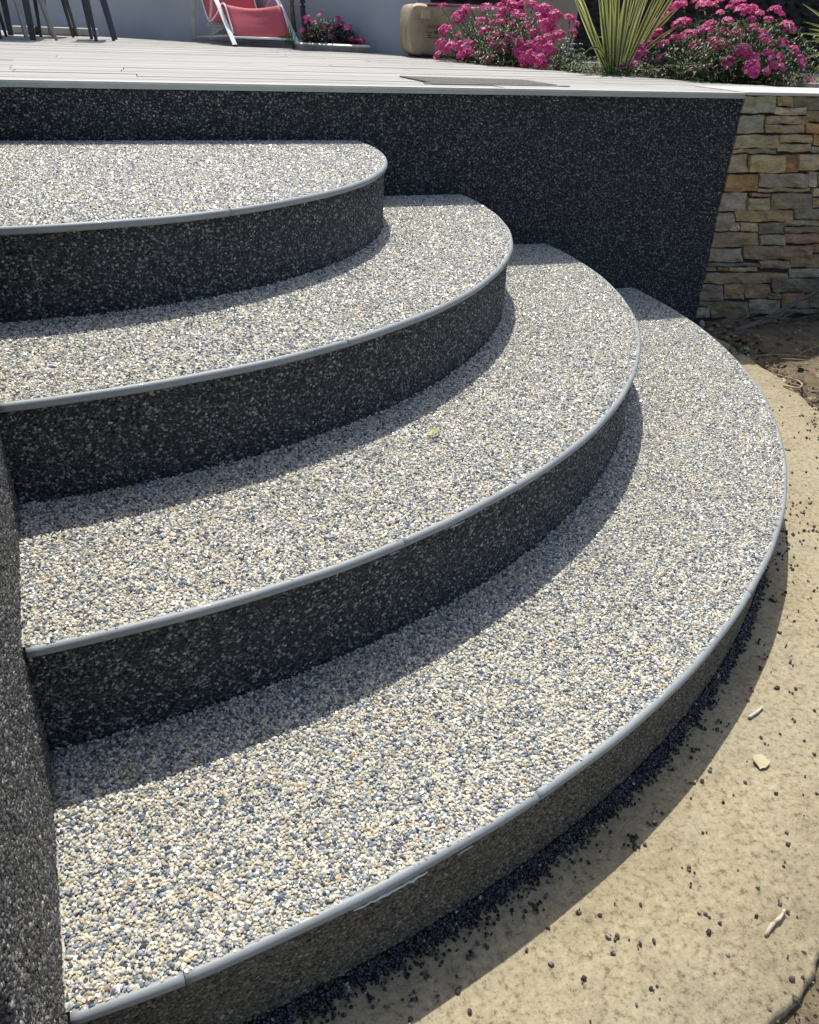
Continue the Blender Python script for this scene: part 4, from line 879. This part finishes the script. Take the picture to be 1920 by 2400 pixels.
# ------------------------------------------------------------------ planter, palms
pl = [(1.10, 5.765), (1.492, 5.57), (1.485, 5.765), (1.13, 6.21)]
plant = mesh_obj('planter', [(x, y, ZD) for x, y in pl] + [(x, y, ZD + .032) for x, y in pl], [(0, 1, 5, 4), (1, 2, 6, 5), (2, 3, 7, 6), (3, 0, 4, 7), (4, 5, 6, 7)], simple('weathered_planter', (.26, .24, .22), .8, .2, 20, .3))
props(plant, 'low weathered planter with a pale rim against the grey wall', 'planter')
rim = MB()
for (a, b) in zip(pl, pl[1:] + pl[:1]):
    a, b = Vector((*a, ZD + .036)), Vector((*b, ZD + .036)); rim.tube([a, b], .0125, 4, flat=.6)
rim.build('rim', M['white_trim'], plant)
HP = []
rnd = random.Random(31)
for i in range(34):
    t = rnd.random(); u = 1.13 + t * .34; v_ = 5.90 - t * .22 + rnd.uniform(-.03, .06); HP.append((u, v_, ZD + .05 + rnd.uniform(0, 1) ** .8 * .155 * max(.15, 1 - ((u - 1.25) / .24) ** 2), rnd.uniform(.011, .019)))
clump('mixed pink flowers growing in the planter by the grey wall', 'flowers in the planter', HP, (1.30, 5.84, ZD + .032), PINKS, 9, (1.13, 1.48, 5.74, 5.92, .14), 18, 1300, ll=.03, lw_=.011, name='planter_flowers', bright=.3)
gt = MB()
for i in range(50):
    x, y = 1.09 + rnd.gauss(0, .012), 6.08 + rnd.gauss(0, .03); blade(gt, (x, y, ZD + .02), (x + rnd.gauss(0, .035), y + rnd.gauss(0, .03), ZD + .02 + rnd.uniform(.06, .15)), .003, 0, n=3)
props(gt.build('grass_tuft', M['shoot']), 'thin green tuft behind the lounger beside the palm trunks', 'grass')
def palm(x, y, r, mat, label, seed):
    rnd = random.Random(seed); t = empty('palm_tree', (x, y, ZD + .02), label, 'palm', 'small palms by the grey wall'); pts = []; rad = []
    for i in range(40): z = ZD + .0 + i * .016; pts.append((x + .006 * math.sin(i * .3), y, z)); rad.append(r * (1 + .14 * (i % 3 == 0) + rnd.uniform(-.07, .07)))
    MB().tube(pts, rad, 9).build('trunk', mat, t)
    for i in range(16):
        a = 2 * PI * i / 16 + rnd.uniform(-.2, .2); ln = rnd.uniform(.26, .42)
        mb = MB(); p = Vector((x, y, ZD + .60)); q = p + Vector((math.cos(a) * ln * .55, math.sin(a) * ln * .55, -ln * rnd.uniform(.2, .95)))
        blade(mb, p, q, .009, .10, n=7); mb.build('frond', M['dry'] if i % 3 == 0 else M['leaf'], t)
palm(1.125, 6.13, .0150, M['bark'], 'slender palm trunk with brown bark, nearer the lounger', 1)
palm(1.168, 5.99, .0165, M['dark_bark'], 'slender palm trunk with dark bark beside the planter flowers', 2)

# ------------------------------------------------------------------ sun lounger
M['alu'] = simple('white_aluminium', (0.88, 0.90, 0.90), 0.3, 0.04, 10, 0.05)
M['alu_shaded'] = simple('shaded_aluminium', (0.50, 0.49, 0.46), 0.45, 0.08, 20, 0.1)  # rear and inner frame: the white aluminium with its shade put into the colour
M['sling'] = simple('red_sling_fabric', (0.62, 0.115, 0.145), 0.75, 0.10, 120, 0.25, 0.0006)
lg = empty('sun_lounger', (0.738, 6.122, ZD), 'reclining lounger with a red fabric sling and white frame on the deck', 'sun lounger')
lo = Vector((.738, 6.122, ZD)); lw2 = Vector((.40, -.12, 0)); lb = Vector((-.16, .80, 0))
def LP(t, s, z): return lo + lw2 * t + Vector((-.18 - .05 * t, .84 - .25 * t, 0)) * s + Vector((0, 0, z))
def ribbon(pts, w, th):
    mb = MB(); V = []; wd = lw2.normalized()
    for i, p in enumerate(pts):
        t = (pts[min(i + 1, len(pts) - 1)] - pts[max(i - 1, 0)]).normalized(); nn = wd.cross(t).normalized()
        V += [p - wd * w / 2 - nn * th / 2, p + wd * w / 2 - nn * th / 2, p + wd * w / 2 + nn * th / 2, p - wd * w / 2 + nn * th / 2]
    F = [(0, 1, 2, 3)[::-1]]
    for i in range(len(pts) - 1):
        for k in range(4): a = 4 * i + k; b = 4 * i + (k + 1) % 4; F.append((a, b, b + 4, a + 4))
    n0 = 4 * (len(pts) - 1); F.append((n0, n0 + 1, n0 + 2, n0 + 3)); mb.add(V, F); return mb
for t in (0, 1):
    pts = curve([LP(t, 0, .004), LP(t, .22, .15), LP(t, .36, .245), LP(t, .50, .305), LP(t, .70, .315), LP(t, .90, .30)], 6)
    bevel(ribbon(pts, .031, .012).build('armrest_leg', M['alu'], lg, smooth=False), .003)
    ribbon(curve([LP(t, 1.06, .004), LP(t, 1.02, .16), LP(t, .95, .30)], 5), .028, .016).build('rear_leg', M['alu_shaded'], lg)
    ribbon(curve([LP(t, .50, .30), LP(t + (.05 if t == 0 else -.06), .60, .20), LP(t + (.06 if t == 0 else -.08), .72, .10)], 5), .018, .012).build('arm_brace', M['alu_shaded'], lg)
    MB().tube([LP(t, 0, .0), LP(t, 0.003, .008)], .017, 8).build('foot_cap', M['dark_void'], lg)
MB().tube([LP(-.02, .08, .052), LP(1.0, .08, .052)], .0065, 8).build('front_bar', M['alu'], lg, smooth=True)
MB().tube([LP(0, 1.05, .022), LP(1.0, 1.05, .022)], .010, 8).build('rear_bar', M['alu_shaded'], lg, smooth=True)
for t in (.04, .96): MB().tube([LP(t, .10, .06), LP(t, 1.03, .03)], .008, 6).build('side_rail', M['alu_shaded'], lg, smooth=True)
MB().box((0.93, 6.75, ZD), (.965, 6.79, ZD + .085)).build('centre_foot', M['alu_shaded'], lg)
# sling: front apron, seat dip, backrest
prof = curve([(.10, .072), (.17, .145), (.26, .225), (.34, .232), (.50, .165), (.66, .135), (.76, .20), (.88, .34), (1.0, .50)] and [Vector((a, b, 0)) for a, b in ((.10, .072), (.17, .145), (.255, .228), (.34, .230), (.50, .165), (.66, .135), (.76, .20), (.88, .34), (1.0, .50))], 4)
V = []; F = []; nt_ = 12
for j, q in enumerate(prof):
    for i in range(nt_ + 1):
        t = .06 + .88 * i / nt_; sag = .022 * math.sin(PI * i / nt_) * (1 if .2 < q.x < .5 else .45) + .002 * math.sin(7 * q.x * 10 + 3 * t)
        V.append(LP(t, q.x + (.012 * math.sin(PI * i / nt_) if q.x < .25 else 0), q.y - sag))
for j in range(len(prof) - 1):
    for i in range(nt_): a = j * (nt_ + 1) + i; F.append((a, a + 1, a + nt_ + 2, a + nt_ + 1))
sl = mesh_obj('sling_fabric', V, F, M['sling'], lg, smooth=True); so_ = sl.modifiers.new('solid', 'SOLIDIFY'); so_.thickness = .003
for t in (.05, .95): MB().tube([LP(t, q.x, q.y + .001) for q in prof], .0055, 6).build('side_tube', M['alu'], lg, smooth=True)
gm = MB()
for i in range(5): gm.tube([LP(.18 + .05 * i, .93 + .03 * i, .03 + .018 * i), LP(.35 + .05 * i, .85, .075 + .01 * i)], .007, 6)
gm.build('adjuster_rack', M['alu_shaded'], lg)

# ------------------------------------------------------------------ garden furniture legs at the top left
M['dark_alu'] = simple('charcoal_metal', (0.055, 0.062, 0.075), 0.5, 0.1, 20, 0.1)
M['taupe'] = simple('taupe_metal', (0.34, 0.32, 0.29), 0.5, 0.08, 20, 0.1)
M['brown_alu'] = simple('dark_brown_metal', (0.075, 0.068, 0.065), 0.5, 0.1, 20, 0.1)
def leg(parent, foot, top, w0, w1, mat, name='leg'):
    f, t = Vector(foot), Vector(top); V = []
    for p, w in ((f, w0), (t, w1)):
        V += [p + Vector((-w / 2, -w / 2, 0)), p + Vector((w / 2, -w / 2, 0)), p + Vector((w / 2, w / 2, 0)), p + Vector((-w / 2, w / 2, 0))]
    return bevel(mesh_obj(name, V, [(0, 3, 2, 1), (4, 5, 6, 7), (0, 1, 5, 4), (1, 2, 6, 5), (2, 3, 7, 6), (3, 0, 4, 7)], mat, parent), .003)
def chair(label, feet, mat, lean, w0=.018, w1=.030, seat=.36):
    cx = sum(f[0] for f in feet) / 4; cy = sum(f[1] for f in feet) / 4
    c = empty('garden_chair', (cx, cy, ZD), label, 'chair', 'garden chairs round the table')
    tops = []
    for (x, y) in feet:
        tx, ty = x + (cx - x) * .25 + lean[0], y + (cy - y) * .25 + lean[1]; tops.append((tx, ty)); leg(c, (x, y, ZD), (tx, ty, ZD + seat - .01), w0, w1, mat)
    V = [(x, y, ZD + seat - .012) for x, y in tops] + [(x, y, ZD + seat + .010) for x, y in tops]
    x0 = min(p[0] for p in tops) - .03; x1 = max(p[0] for p in tops) + .03; y0 = min(p[1] for p in tops) - .03; y1 = max(p[1] for p in tops) + .03
    bevel(MB().box((x0, y0, ZD + seat - .011), (x1, y1, ZD + seat + .008)).build('seat', mat, c), .004)
    bevel(MB().box((x0, y0 - .012, ZD + seat + .06), (x1, y0 + .006, ZD + seat + .36)).build('backrest', mat, c), .004)
    for x in (x0 + .02, x1 - .02): MB().tube([(x, y0, ZD + seat), (x, y0 - .004, ZD + seat + .1)], .008, 6).build('back_post', mat, c)
chair('taupe garden chair left of the thick table leg', [(-.502, 6.054), (-.351, 6.228), (-.40, 6.78), (-.56, 6.62)], M['taupe'], (-.055, 0))
chair('charcoal garden chair nearest the lounger', [(-.118, 6.305), (-.012, 6.52), (.004, 6.90), (-.155, 6.761)], M['dark_alu'], (-.045, 0), .020, .034)
chair('charcoal garden chair cut off by the left edge', [(-.659, 6.144), (-.84, 6.2), (-.86, 6.7), (-.70, 6.85)], M['dark_alu'], (-.02, 0))
chair('dark brown garden chair beyond the table', [(-.283, 7.049), (-.486, 6.894), (-.45, 7.35), (-.27, 7.45)], M['brown_alu'], (-.03, .0))
tb = empty('garden_table', (-.55, 6.75, ZD), 'charcoal table on thick legs among the garden chairs', 'table')
for x, y in ((-.488, 6.256), (-.95, 6.256), (-.70, 7.163), (-1.1, 7.163)): leg(tb, (x, y, ZD), (x - .012, y, ZD + .50), .036, .046, M['dark_alu'])
bevel(MB().box((-1.25, 6.18, ZD + .50), (-.44, 7.25, ZD + .525)).build('tabletop', M['dark_alu'], tb), .004)
M['weight'] = simple('pale_concrete', (0.46, 0.45, 0.42), .85, .1, 15, .2, .002)
ps = empty('parasol_base', (-.32, 7.35, ZD), 'low pale slabs of a parasol base between the chair legs', 'parasol base')
for a, b in ((-.73, -.56), (-.53, -.31), (-.275, -.12)): bevel(MB().box((a, 7.50, ZD + .001), (b, 7.72, ZD + .052)).build('weight_slab', M['weight'], ps), .008, 3)
MB().box((-.56, 7.50, ZD + .001), (-.53, 7.7, ZD + .056)).build('frame', M['dark_void'], ps); MB().box((-.31, 7.50, ZD + .001), (-.275, 7.7, ZD + .056)).build('frame', M['dark_void'], ps)
